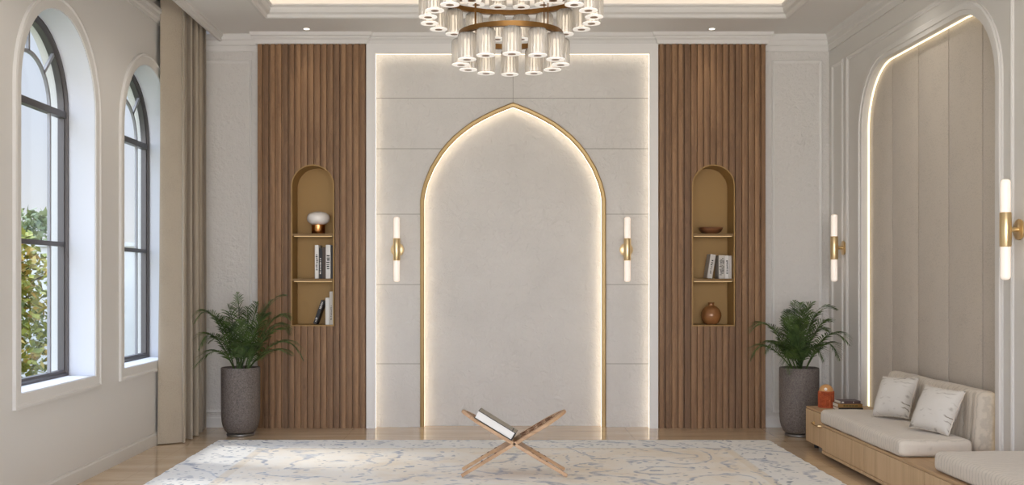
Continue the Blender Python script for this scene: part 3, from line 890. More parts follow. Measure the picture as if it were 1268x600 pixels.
# ================================================================ PALMS
def frond_bm(p0, pk, tip, L, n=30, seed=0):
    r = random.Random(seed); bm = bmesh.new()
    t = .6
    c = (pk-p0*(1-t)**2-tip*t*t)/(2*t*(1-t))
    def B(s): return p0*(1-s)**2+c*2*s*(1-s)+tip*s*s
    def T(s): return ((c-p0)*2*(1-s)+(tip-c)*2*s).normalized()
    tube(bm, [B(i/12) for i in range(13)], .0055, 6, .0015)
    down = Vector((0, 0, -1))
    for i in range(n):
        s = .14+.86*(i+.5)/n
        p, tg = B(s), T(s)
        side = tg.cross(Vector((0, 0, 1)))
        if side.length < .25: side = side+Vector((r.uniform(-1, 1), -.6, 0))*.4
        side.normalize(); nrm = side.cross(tg).normalized()
        ln = L*(math.sin(PI*min(1, s*.92+.08))**.55)*r.uniform(.8, 1.12)
        ang = math.radians(58-32*s+r.uniform(-8, 8))
        for sg in (-1, 1):
            d = (tg*math.cos(ang)+side*sg*math.sin(ang)+nrm*.32).normalized()
            w = .0060*(1-.3*s)
            prev = None; K = 4
            for kk in range(K+1):
                q = kk/K
                pos = p+d*ln*q+down*ln*.38*q*q+Vector((r.uniform(-1, 1), r.uniform(-1, 1), 0))*.002*q
                ww = w*(1-q)**.6*(.55+.9*min(1, q*3)) if q < 1 else .0006
                wd = tg*.9+nrm*.25
                a, b = bm.verts.new(pos+wd*ww), bm.verts.new(pos-wd*ww)
                if prev: bm.faces.new((prev[0], a, b, prev[1]))
                prev = (a, b)
    return bm
def palm(label, x, y, pot_r, pot_h, pxc, rim, fr, seed):
    t = thing('potted_palm', label, 'plant', (x, y, 0), group='potted palms')
    kk = y/F
    bm = bmesh.new(); lathe(bm, [(0, 0), (pot_r*.70, 0), (pot_r*.72, .004), (pot_r*.72, .016), (pot_r*.70, .020), (0, .020)], 44); part('base_disc', bm, M['pot_base'], t, smooth=40)
    h, R = pot_h, pot_r
    bm = bmesh.new(); lathe(bm, [(0, .021), (R*.55, .021), (R*.68, .026), (R*.80, .045), (R*.90, .080), (R*.96, .12), (R*.99, .18), (R, h-.01), (R-.003, h), (R-.016, h), (R-.018, h-.06), (0, h-.06)], 56); part('pot', bm, M['pot'], t, smooth=50)
    bm = bmesh.new(); lathe(bm, [(R-.02, h-.059), (R*.5, h-.035), (0, h-.02)], 32); part('soil', bm, M['soil'], t, smooth=60)
    r = random.Random(seed)
    for i, (kx, ky, tx, ty, dy, L) in enumerate(fr):
        p0 = Vector(((r.uniform(-.03, .03)), r.uniform(-.03, .03), h-.03))
        kp, kt = (y+dy*.6)/F, (y+dy)/F
        pk = Vector(((kx-CX)*kp-x, dy*.6, EYE-(ky-CY)*kp)); tip = Vector(((tx-CX)*kt-x, dy, EYE-(ty-CY)*kt))
        if abs(kx-pxc) > 25: p0.x = .05*math.copysign(1, kx-pxc)
        part('frond', frond_bm(p0, pk, tip, L*1.12, 34, seed*100+i), M['leaf'], t)
    return t
FL = [  # peak px, py, tip px, py, depth of the tip, leaflet length
 (260, 387, 240, 400, -.34, .12), (260, 414, 246, 433, -.34, .12), (264, 435, 240, 455, -.40, .11),
 (296, 392, 294, 362, .12, .13), (330, 383, 353, 366, .06, .15), (338, 396, 358, 395, -.08, .14),
 (354, 423, 376, 446, -.15, .13), (300, 425, 286, 440, -.34, .13), (312, 428, 307, 456, -.34, .12),
 (276, 402, 266, 392, .14, .13), (313, 398, 318, 374, -.05, .14), (322, 395, 336, 372, .14, .14),
 (332, 414, 348, 408, -.2, .14), (288, 398, 282, 378, -.05, .14), (320, 402, 330, 388, -.22, .14), (274, 420, 258, 424, -.3, .12), (300, 412, 298, 396, -.25, .13), (340, 404, 356, 412, .1, .13), (340, 433, 362, 440, -.3, .11), (286, 410, 276, 398, -.18, .13), (306, 405, 306, 380, .1, .14)]
palm('leafy palm in a tall dark stone pot beside the taupe curtain', P(298, 0, 8.78).x, 8.78, .163, .575, 298, 455, FL, 11)
FR = [
 (950, 402, 929, 411, -.08, .12), (944, 428, 929, 446, -.2, .11), (984, 398, 984, 372, .08, .12),
 (1012, 388, 1034, 383, -.10, .14), (1030, 413, 1052, 427, -.44, .12), (1026, 425, 1040, 446, -.36, .11),
 (974, 434, 978, 463, -.30, .12), (998, 390, 1007, 374, .12, .12), (976, 412, 971, 394, -.1, .14),
 (958, 424, 947, 438, -.26, .12), (978, 404, 976, 384, -.12, .13), (1004, 400, 1012, 388, -.2, .14), (968, 426, 958, 424, -.3, .12), (990, 412, 992, 396, -.28, .13), (1014, 404, 1026, 398, .1, .13), (1008, 430, 1020, 446, -.3, .12), (994, 400, 999, 384, -.06, .14),
 (990, 396, 991, 375, .13, .13), (1008, 414, 1024, 410, -.15, .14), (966, 416, 956, 406, .12, .12), (986, 420, 982, 402, -.2, .13)]
palm('leafy palm in a tall dark stone pot beside the oak bench end', P(989.5, 0, 8.75).x, 8.75, .163, .575, 989.5, 456, FR, 23)

# ================================================================ RUG
def rug_mat():
    m, nt, b = nodes('faded_floral_rug'); g = G(nt); o = g.obj()
    sep = g.n('ShaderNodeSeparateXYZ'); g.l(o, sep.inputs[0])
    ax_ = g.math('ABSOLUTE', sep.outputs[0]); ay_ = g.math('ABSOLUTE', sep.outputs[1])
    e = g.math('MINIMUM', g.math('SUBTRACT', 2.235, ax_), g.math('SUBTRACT', 2.75, ay_))
    nz0, nc0 = g.noise(o, 1.7, 3)
    # warped coordinates
    vm = g.n('ShaderNodeVectorMath', operation='SCALE'); g.l(nc0, vm.inputs[0]); vm.inputs['Scale'].default_value = .55
    va = g.n('ShaderNodeVectorMath', operation='ADD'); g.l(o, va.inputs[0]); g.l(vm.outputs[0], va.inputs[1])
    W = va.outputs[0]
    border = g.ramp(e, [(.40, 1.0), (.44, 0.0)])
    guard = g.math('MULTIPLY', g.ramp(e, [(.405, 0.0), (.41, 1.0)]), g.ramp(e, [(.47, 1.0), (.475, 0.0)]))
    f1, _ = g.noise(o, 2.2, 5, .6)
    field = g.ramp(f1, [(.35, rgb(243, 240, 234)), (.5, rgb(242, 235, 224)), (.65, rgb(236, 224, 206))])
    bord = g.ramp(f1, [(.3, rgb(234, 234, 233)), (.7, rgb(240, 238, 233))])
    base = g.mix(border, field, bord)
    base = g.mix(g.math('MULTIPLY', guard, .35), base, rgb(222, 206, 180))
    # vines: contour lines of warped noise
    v1, _ = g.noise(W, 1.25, 1, .4)
    vine = g.ramp(g.math('ABSOLUTE', g.math('SUBTRACT', g.math('FRACT', g.math('MULTIPLY', v1, 7.0)), .5)), [(0.0, .9), (.045, .8), (.10, 0.0)])
    brk, _ = g.noise(o, 3.5, 3)
    vine = g.math('MULTIPLY', vine, g.ramp(brk, [(.40, 0.0), (.50, 1.0)]))
    # leaves and petals: voronoi cells, only some kept
    vo = g.n('ShaderNodeTexVoronoi', feature='F1'); g.l(W, vo.inputs['Vector']); vo.inputs['Scale'].default_value = 8.0; vo.inputs['Randomness'].default_value = .9
    sepc = g.n('ShaderNodeSeparateColor'); g.l(vo.outputs['Color'], sepc.inputs[0])
    petal = g.math('MULTIPLY', g.ramp(vo.outputs['Distance'], [(.20, 1.0), (.27, 0.0)]), g.ramp(sepc.outputs[0], [(.68, 0.0), (.72, 1.0)]))
    vo2 = g.n('ShaderNodeTexVoronoi', feature='F1'); g.l(W, vo2.inputs['Vector']); vo2.inputs['Scale'].default_value = 19
    sepd = g.n('ShaderNodeSeparateColor'); g.l(vo2.outputs['Color'], sepd.inputs[0])
    fleck = g.math('MULTIPLY', g.ramp(vo2.outputs['Distance'], [(.24, 1.0), (.36, 0.0)]), g.math('MAXIMUM', g.ramp(sepd.outputs[1], [(.62, 0.0), (.68, 1.0)]), g.math('MULTIPLY', border, g.ramp(sepd.outputs[2], [(.45, 0.0), (.55, .9)]))))
    fl_amt = g.math('ADD', .6, g.math('MULTIPLY', border, .35))
    fleck = g.math('MULTIPLY', fleck, fl_amt)
    wear, _ = g.noise(o, 22, 5, .7)
    wr = g.ramp(wear, [(.36, .15), (.6, 1.0)])
    pet = g.math('MULTIPLY', g.math('MAXIMUM', petal, vine), wr)
    tone, _ = g.noise(o, 4, 2)
    blue = g.ramp(tone, [(.35, rgb(140, 158, 186)), (.65, rgb(98, 120, 156))])
    col = g.mix(g.math('MULTIPLY', pet, .8), base, blue)
    col = g.mix(g.math('MULTIPLY', fleck, wr), col, rgb(104, 118, 144))
    fine, _ = g.noise(o, 120, 3)
    col = g.mix(g.math('MULTIPLY', fine, .16), col, rgb(200, 194, 186))
    g.l(col, b.inputs['Base Color']); b.inputs['Roughness'].default_value = 1.0; b.inputs['Specular IOR Level'].default_value = .1
    g.bump(fine, b, .5, .006)
    return m
bm = bmesh.new()
RX0, RX1, RY0, RY1 = -2.20, 2.27, 2.94, 8.44
r = random.Random(5)
edge = []
def jag(a, b, n):
    return [Vector(a)+(Vector(b)-Vector(a))*i/n+Vector((r.uniform(-.006, .006), r.uniform(-.006, .006), 0)) for i in range(n)]
loopv = jag((RX0, RY0, 0), (RX1, RY0, 0), 90)+jag((RX1, RY0, 0), (RX1, RY1, 0), 120)+jag((RX1, RY1, 0), (RX0, RY1, 0), 160)+jag((RX0, RY1, 0), (RX0, RY0, 0), 120)
f = bm.faces.new([bm.verts.new((v.x, v.y, .0005)) for v in loopv])
rr = bmesh.ops.extrude_face_region(bm, geom=[f]); bmesh.ops.translate(bm, vec=(0, 0, .0115), verts=[v for v in rr['geom'] if isinstance(v, bmesh.types.BMVert)])
rug = single('rug', bm, rug_mat(), 'large faded cream and blue floral rug spread on the polished floor', 'rug')

# ================================================================ FOLDING BOOK STAND AND ITS BOOK
RC = Vector((.164, 6.96, .012))
def rehal():
    t = thing('book_stand', 'carved wooden folding book stand crossing in an X on the rug', 'book stand', RC)
    H, hx = .415, .348         # height, half spread
    L = math.hypot(2*hx, H); th = .021; wd = .125
    ang = math.atan2(H, 2*hx)
    for sgn in (1, -1):
        bm = bmesh.new()
        # outline in (s along the board from the foot, w across); lower part split in two legs
        out = [(0, -wd), (0, -wd+.020), (L*.18, -wd+.026), (L*.30, -wd+.046), (L*.345, -.05), (L*.375, -.022), (L*.39, 0), (L*.375, .022), (L*.345, .05), (L*.30, wd-.046), (L*.18, wd-.026), (0, wd-.020), (0, wd),
               (L*.30, wd), (L*.47, wd-.002), (L*.49, wd-.010), (L*.52, wd-.010), (L*.54, wd), (L*.74, wd), (L*.84, wd-.004), (L*.90, wd-.026), (L*.95, wd-.060), (L*.985, .035), (L, 0), (L*.985, -.035), (L*.95, -wd+.060), (L*.90, -wd+.026), (L*.84, -wd+.004), (L*.74, -wd), (L*.54, -wd), (L*.52, -wd+.010), (L*.49, -wd+.010), (L*.47, -wd+.002), (L*.30, -wd)]
        f = bm.faces.new([bm.verts.new((s, w, -th/2)) for s, w in out])
        rr = bmesh.ops.extrude_face_region(bm, geom=[f]); bmesh.ops.translate(bm, vec=(0, 0, th), verts=[v for v in rr['geom'] if isinstance(v, bmesh.types.BMVert)])
        es = [e for e in bm.edges if len(e.link_faces) == 2 and e.calc_face_angle(0) > 1.2 and abs(e.verts[0].co.z-e.verts[1].co.z) < 1e-5]
        bmesh.ops.bevel(bm, geom=es, offset=.0025, segments=2, affect='EDGES')
        Mx = Matrix.Rotation(-ang, 4, 'Y')
        lift = th/2*math.cos(ang)+.001
        def place(b_):
            bmesh.ops.transform(b_, matrix=Mx, verts=b_.verts)
            bmesh.ops.translate(b_, vec=(-hx, 0, lift), verts=b_.verts)
            if sgn < 0: bmesh.ops.scale(b_, vec=(-1, 1, 1), verts=b_.verts)
        place(bm)
        bd = part('board', bm, M['rehal'], t, smooth=30)
        # carved ornament on the upper face: scrolls in shallow relief
        bm = bmesh.new()
        q = random.Random(9)
        def scroll(s0, w0, R, turns, d):
            pts = []
            for i in range(22):
                a = d*(turns*2*PI*i/21); rad = R*(1-.75*i/21)
                pts.append((s0+rad*math.cos(a), w0+rad*math.sin(a), th/2+.0006))
            tube(bm, pts, .0028, 6)
        for w0, d in ((-.055, 1), (.055, -1)):
            for s0 in (.60, .68, .76, .84): scroll(L*s0, w0*(1.0 if s0 < .8 else .6), .028, 1.4, d)
            tube(bm, [(L*(.57+.33*i/16), w0*1.45*(1 if i < 11 else 1-.07*(i-10))+.004*math.sin(i*1.7), th/2+.0004) for i in range(17)], .0022, 6)
            for s0 in (.33, .26, .20): scroll(L*s0, (wd-.014)*math.copysign(1, w0), .008, 1.2, d)
        tube(bm, [(L*(.58+.38*i/10), .006*math.sin(i*2.2), th/2+.0004) for i in range(11)], .0026, 6)
        place(bm)
        o = part('carving', bm, M['carving'], bd, label='dark carved scrollwork')
    return t, ang, hx, H, th
_, ANG, HX, HH, TH = rehal()
M['bk_sage'] = simple('grey_green_leather', rgb(166, 159, 143), .5, bump=(120, .25, .003), var=(18, .12))
M['bk_edge'] = simple('dark_cover_edge', rgb(48, 44, 40), .55)
M['bk_pages'] = simple('white_pages', rgb(238, 235, 230), .8, bump=(400, .2, .002))
def holy_book():
    ln, wd, tk = .285, .205, .058       # along the slope, across (Y), thickness
    t = thing('book', 'thick closed grey-green book with dark edges resting on the crossed wooden stand', 'book', (0, 0, 0))
    def mk(name, m, bx, smooth=None):
        bm = bmesh.new()
        for a in bx: box(bm, *a, .0012, 2)
        return part(name, bm, m, t, smooth=smooth)
    c = .0045
    # local: x down the slope (spine at +x), y across, z away from the board
    mk('cover', M['bk_edge'], [(0, ln, -wd/2, wd/2, 0, c), (0, ln, -wd/2, wd/2, tk-c, tk), (ln-.003, ln+.006, -wd/2, wd/2, 0, tk)])
    mk('page_block', M['bk_pages'], [(.004, ln-.004, -wd/2+.005, wd/2-.005, c+.0003, tk-c-.0003)])
    mk('front_panel', M['bk_sage'], [(.004, ln-.028, -wd/2+.003, wd/2-.003, tk-.001, tk+.0014)])
    mk('spine_hinge', M['bk_sage'], [(ln-.020, ln+.002, -wd/2+.003, wd/2-.003, tk-.001, tk+.0012)])
    # slope: descending to +X at ANG, resting on the left board's upper face
    Rm = Matrix.Rotation(ANG, 4, 'Y') @ Matrix.Rotation(math.radians(-5), 4, 'Z')
    # foot of the slope: where the upper faces of the boards meet (x = 0, z = HH/2 + ...)
    lift = TH/2*math.cos(ANG)+.001
    vz = HH/2+lift+TH/2/math.cos(ANG)
    d = Vector((math.cos(ANG), 0, -math.sin(ANG))); n = Vector((math.sin(ANG), 0, math.cos(ANG)))
    start = Vector((0, 0, vz))-d*(ln+.010+tk*math.tan(2*ANG-PI/2) if False else ln+.016)+n*.0015
    t.matrix_world = Matrix.Translation(RC+start) @ Rm
    return t
holy_book()

# ================================================================ BENCH SEATING
BXF = 2.46
bt = thing('storage_bench', 'long low pale oak storage bench with plain drawer fronts along the wall', 'bench', (2.74, 6.4, 0))
BY0, BY1 = 3.9, 7.68
bm = bmesh.new()
box(bm, BXF+.018, 3.005, BY0, BY1, .05, .232); box(bm, BXF-.004, 3.005, BY0, BY1+.0, .232, .25, .002, 1)
box(bm, 3.005, 3.085, 6.215, BY1, .05, .25)
part('body', bm, M['oak_top'], bt, world=True)
ys = [BY1-.006, 6.83, 5.87, 4.90, BY0+.004]
for a, b_ in zip(ys, ys[1:]):
    bm = bmesh.new(); box(bm, BXF, BXF+.018, b_+.003, a-.003, .056, .229, .0015, 1)
    part('drawer_front', bm, M['oak'], bt, world=True)
bm = bmesh.new(); box(bm, BXF-.006, BXF+.018, BY0, BY1-.02, .034, .0545, .002, 1)
part('bottom_rail', bm, M['oak'], bt, world=True)
bm = bmesh.new(); box(bm, BXF+.06, 2.95, BY0+.05, BY1-.05, 0, .05)
part('plinth', bm, M['bk_brown'], bt, world=True)
# end cabinet
ec = thing('side_cabinet', 'small pale oak end cabinet with a brass pull beside the bench', 'cabinet', (2.7, 7.93, 0))
bm = bmesh.new(); X0 = 2.50
box(bm, X0+.016, 2.985, 7.70, 8.20, .045, .304, .002, 1)
box(bm, X0+.004, 2.99, 7.695, 8.205, .304, .318, .002, 1)
part('body', bm, M['oak_top'], ec, world=True)
bm = bmesh.new(); box(bm, X0, X0+.016, 7.703, 8.197, .048, .301, .0015, 1); dr = part('drawer_front', bm, M['oak'], ec, world=True)
bm = bmesh.new()
pts = [(X0-.001, 7.99, .212), (X0-.022, 7.985, .212), (X0-.024, 7.93, .204), (X0-.024, 7.87, .204), (X0-.022, 7.815, .212), (X0-.001, 7.81, .212)]
tube(bm, pts, .006, 8)
for yy in (7.81, 7.99): box(bm, X0-.004, X0, yy-.015, yy+.015, .198, .226, .001, 1)
part('pull', bm, M['brass'], dr, smooth=40, world=True)
for yy in (7.74, 8.12):
    for xx in (2.56, 2.93):
        bm = bmesh.new(); lathe(bm, [(0, 0), (.016, 0), (.022, .045), (0, .045)], 16, (xx, yy, 0)); part('foot', bm, M['bk_black'], ec, smooth=40, world=True)

def cushion_box(bm, x0, x1, y0, y1, z0, z1, bev, puff, seed, seg=(14, 40, 6)):
    """soft rounded box with a gently crowned top and rumpled faces"""
    nx_, ny_, nz2 = seg
    def sq(a): return a
    vs = {}
    cx, cy, cz = (x0+x1)/2, (y0+y1)/2, (z0+z1)/2; hx, hy, hz = (x1-x0)/2, (y1-y0)/2, (z1-z0)/2
    def pos(i, j, k_):
        # rounded box mapping
        def warp(t, n, h):
            # denser samples near the edges
            s = -1+2*t/n
            return h*math.sin(s*PI/2)*.35+h*s*.65
        p = Vector((warp(i, nx_, hx), warp(j, ny_, hy), warp(k_, nz2, hz)))
        q = Vector((max(-hx+bev, min(hx-bev, p.x)), max(-hy+bev, min(hy-bev, p.y)), max(-hz+bev, min(hz-bev, p.z))))
        d = p-q
        if d.length > 1e-9: p = q+d.normalized()*min(bev, d.length if sum(abs(c) > 1e-9 for c in d) == 1 else bev)
        u, v = p.x/hx, p.y/hy
        if k_ > nz2/2 or abs(p.z) < hz: pass
        w = puff*(1-u**4)*(1-v**4)
        if p.z > 0: p.z += w*p.z/hz
        nn = mnoise.noise(Vector((p.x*5, p.y*5, p.z*5+seed)))*.006+mnoise.noise(Vector((p.x*14, p.y*9, p.z*14+seed*2)))*.003
        dirv = Vector((p.x/hx, p.y/hy, p.z/hz)).normalized()
        p += dirv*nn
        if p.z < -hz: p.z = -hz
        return Vector((cx, cy, cz))+p
    def V(i, j, k_):
        if (i, j, k_) not in vs: vs[i, j, k_] = bm.verts.new(pos(i, j, k_))
        return vs[i, j, k_]
    for i in range(nx_):
        for j in range(ny_):
            for k_ in (0, nz2): bm.faces.new((V(i, j, k_), V(i+1, j, k_), V(i+1, j+1, k_), V(i, j+1, k_)))
    for i in range(nx_):
        for k_ in range(nz2):
            for j in (0, ny_): bm.faces.new((V(i, j, k_), V(i+1, j, k_), V(i+1, j, k_+1), V(i, j, k_+1)))
    for j in range(ny_):
        for k_ in range(nz2):
            for i in (0, nx_): bm.faces.new((V(i, j, k_), V(i, j+1, k_), V(i, j+1, k_+1), V(i, j, k_+1)))
bm = bmesh.new(); cushion_box(bm, 2.445, 2.893, 6.19, 7.682, .251, .358, .034, .006, 1)
single('seat_cushion', bm, M['seat'], 'cream linen seat cushion on the oak bench under the two throw pillows', 'cushion', smooth=80)
bm = bmesh.new(); cushion_box(bm, 2.475, 3.00, 4.10, 5.80, .251, .362, .034, .006, 4)
single('seat_cushion', bm, M['seat'], 'nearest cream linen seat cushion on the oak bench, with nothing on it', 'cushion', smooth=80)
# back cushion with soft vertical channels, leaning a little
bm = bmesh.new()
bw, bh, bl = .135, .39, 1.455
cushion_box(bm, -bw/2, bw/2, -bl/2, bl/2, 0, bh, .05, .0, 9, (8, 120, 14))
for v in bm.verts:
    if v.co.x < 0 and abs(v.co.y) < bl/2-.03:
        ch = abs(math.sin(PI*v.co.y/.105+.3*math.sin(v.co.z*9)))
        v.co.x += .010*(1-ch)**2
bmesh.ops.rotate(bm, cent=(0, 0, 0), matrix=Matrix.Rotation(math.radians(3.0), 3, 'Y'), verts=bm.verts)
bmesh.ops.translate(bm, vec=(2.985, 6.955, .262), verts=bm.verts)
mz = min(v.co.z for v in bm.verts)
bmesh.ops.translate(bm, vec=(0, 0, .2515-mz), verts=bm.verts)
single('back_cushion', bm, M['bolster'], 'long channelled cream linen back cushion leaning on the alcove wall', 'cushion', smooth=80)
# throw pillows
def pillow(loc, rot, label, s=.20, seed=0):
    bm = bmesh.new(); n = 18
    A = {}
    for side in (1, -1):
        for i in range(n+1):
            for j in range(n+1):
                u, v = -1+2*i/n, -1+2*j/n
                onb = i in (0, n) or j in (0, n)
                if onb and side < 0: A[side, i, j] = A[1, i, j]; continue
                pinch = 1-.075*(1-abs(u)**2)*abs(v)**3-.0
                x = s*u*(1-.07*(1-v*v)*0-.06*(1-abs(v)**2)*abs(u)**2); y = s*v*(1-.06*(1-abs(u)**2)*abs(v)**2)
                z = side*.072*((1-u*u)*(1-v*v))**.42
                z += side*(0 if onb else .006*mnoise.noise(Vector((u*3+seed, v*3, side))))
                A[side, i, j] = bm.verts.new((x, y, z))
    for side in (1, -1):
        for i in range(n):
            for j in range(n):
                try: bm.faces.new((A[side, i, j], A[side, i+1, j], A[side, i+1, j+1], A[side, i, j+1]))
                except ValueError: pass
    Rm = rot.to_4x4()
    bmesh.ops.transform(bm, matrix=Rm, verts=bm.verts)
    mz = min(v.co.z for v in bm.verts)
    bmesh.ops.translate(bm, vec=(loc[0], loc[1], loc[2]-mz), verts=bm.verts)
    root = thing('throw_pillow', label, 'pillow', loc, group='throw pillows')
    part('pillow_cover', bm, M['pillow'], root, smooth=80, world=True)
    bm = bmesh.new()
    def edge_pt(u, v):
        x = s*u*(1-.06*(1-abs(v)**2)*abs(u)**2); y = s*v*(1-.06*(1-abs(u)**2)*abs(v)**2)
        return Vector((x, y, 0))
    path = [edge_pt(-1+2*i/12, -1) for i in range(12)]+[edge_pt(1, -1+2*i/12) for i in range(12)]+[edge_pt(1-2*i/12, 1) for i in range(12)]+[edge_pt(-1, 1-2*i/12) for i in range(13)]
    path = [Rm.to_3x3() @ p for p in path]
    tube(bm, path, .0035, 6); bmesh.ops.translate(bm, vec=(loc[0], loc[1], loc[2]-mz), verts=bm.verts)
    part('piping', bm, M['seat'], root, smooth=60, world=True)
def prot(yaw, tilt, roll=0):
    # pillow plane facing -X, leaned back by tilt, turned by yaw about Z, rolled in its own plane
    return (Matrix.Rotation(math.radians(yaw), 3, 'Z') @ Matrix.Rotation(math.radians(-90+tilt), 3, 'Y') @ Matrix.Rotation(math.radians(roll), 3, 'Z'))
pillow((2.79, 7.13, .366), prot(28, 26, 4), 'leaf-patterned throw pillow leaning on the back cushion beside the stack of books', .150, 1)
pillow((2.79, 6.47, .366), prot(28, 28, -3), 'leaf-patterned throw pillow leaning nearer the open end of the back cushion', .150, 5)

# alcove upholstery: five tall padded panels
up = thing('upholstered_wall', 'tall taupe linen panelling filling the rounded side alcove', 'wall panelling', (3.1, 7.3, 0))
seams = [8.455, 7.967, 7.483, 6.990, 6.509, 6.17]
for a, b_ in zip(seams, seams[1:]):
    bm = bmesh.new(); box(bm, 3.092, 3.122, b_+.006, a-.006, 0.01, 3.06, .005, 2)
    part('padded_panel', bm, M['linen_wall'], up, smooth=40, world=True)
bm = bmesh.new()
pth = [(XR, y, z) for y, z in rr_path(AY0, AY1, ATOP, AR)]
sweep(bm, pth, (-1, 0, 0), [(-.008, -.044), (-.001, -.044), (-.001, -.054), (-.008, -.054)])
part('light_strip', bm, M['led_alcove'], up, world=True)

# ---- lantern and books on the end cabinet
def lantern():
    x, y, z = P(1023, 0, 8.10).x, 8.10, .319
    t = thing('lantern', 'orange woven wicker lantern with a domed top on the end cabinet', 'lantern', (x, y, z))
    R = .056
    m, nt, b = nodes('orange_wicker'); g = G(nt)
    f, _ = g.noise(g.obj(), 26, 3)
    g.l(g.ramp(f, [(.3, rgb(150, 62, 30)), (.6, rgb(190, 92, 48)), (.8, rgb(214, 140, 90))]), b.inputs['Base Color']); b.inputs['Roughness'].default_value = .6
    bm = bmesh.new(); n = 26
    for k_ in range(n):
        a = 2*PI*k_/n; dd = .0022*(-1)**k_
        tube(bm, [((R+dd)*math.cos(a), (R+dd)*math.sin(a), .006+.118*i/8) for i in range(9)], .0032, 5)
    for j in range(15):
        zz = .008+.115*j/14
        tube(bm, [((R+.0025*math.sin(13*2*PI*i/104+(j % 2)*PI))*math.cos(2*PI*i/104), (R+.0025*math.sin(13*2*PI*i/104+(j % 2)*PI))*math.sin(2*PI*i/104), zz) for i in range(105)], .0036, 5)
    part('wicker_body', bm, m, t, smooth=50)
    bm = bmesh.new(); lathe(bm, [(0, .002), (R-.006, .002), (R-.006, .122), (0, .122)], 28)
    part('inner_sleeve', bm, simple('dark_terracotta', rgb(140, 60, 32), .7), t, smooth=40)
    bm = bmesh.new(); lathe(bm, [(0, 0), (R+.003, 0), (R+.003, .006), (0, .006)], 28); lathe(bm, [(R-.004, .122), (R+.003, .122), (R+.003, .128), (R-.004, .128), (R-.004, .122)], 28)
    part('rim', bm, simple('rust_cane', rgb(172, 84, 46), .6), t, smooth=40)
    pr = [(R-.002, .128)]+[((R-.002)*math.cos(PI/2*i/8), .128+.052*math.sin(PI/2*i/8)) for i in range(1, 8)]+[(0, .180)]
    bm = bmesh.new(); lathe(bm, pr+[(0, .176), (R-.008, .128), (R-.002, .128)], 28)
    part('dome', bm, simple('amber_straw', rgb(196, 146, 92), .4, bump=(90, .4, .003)), t, smooth=50)
    bm = bmesh.new(); bmesh.ops.create_uvsphere(bm, u_segments=14, v_segments=10, radius=.012); bmesh.ops.translate(bm, vec=(-.018, -.046, .146), verts=bm.verts)
    part('button', bm, M['opal'], t, smooth=60, label='small white round button on the dome')
lantern()
def flat_book(x0, x1, y0, y1, z, th, cover, label, band=None, rz=0.0):
    t = thing('book', label, 'book', ((x0+x1)/2, (y0+y1)/2, z), rz, 'books stacked on the end cabinet')
    hx, hy = (x1-x0)/2, (y1-y0)/2; c = .0028
    bm = bmesh.new(); box(bm, -hx, hx, -hy, hy, 0, c, .0008, 1); box(bm, -hx, hx, -hy, hy, th-c, th, .0008, 1); box(bm, -hx, hx, -hy-.002, -hy+c, 0, th, .001, 1)
    part('cover', bm, cover, t)
    bm = bmesh.new(); box(bm, -hx+.003, hx-.003, -hy+c, hy-.003, c, th-c); part('page_block', bm, M['pages'], t)
    if band:
        bm = bmesh.new()
        for a, b2 in band[1]: box(bm, -hx+2*hx*a, -hx+2*hx*b2, -hy-.0026, -hy-.0021, th*.25, th*.75)
        part('spine_lettering', bm, band[0], t)
YK = 7.86
def kx(px): return (px-CX)*YK/F
zb = .3195
M['olive'] = simple('olive_gold_cloth', rgb(150, 112, 58), .55); M['olive_ink'] = simple('olive_ink', rgb(92, 78, 28), .6); M['plum'] = simple('plum_cloth', rgb(84, 66, 68), .5)
flat_book(kx(1039), kx(1069), YK, YK+.15, zb, .025, M['bk_black'], 'black hardback at the bottom of the three-book stack on the cabinet', rz=math.radians(-2))
flat_book(kx(1038.5), kx(1068.5), YK+.004, YK+.15, zb+.0255, .028, M['olive'], 'olive gold book with dark lettering, middle of the three-book stack', (M['olive_ink'], ((.22, .3), (.32, .42), (.44, .55), (.57, .66), (.68, .8))), rz=math.radians(-2))
flat_book(kx(1041), kx(1066), YK+.01, YK+.13, zb+.054, .022, M['plum'], 'dark plum book on top of the three-book stack', (M['ink_light'], ((.05, .16), (.62, .66))), rz=math.radians(2))

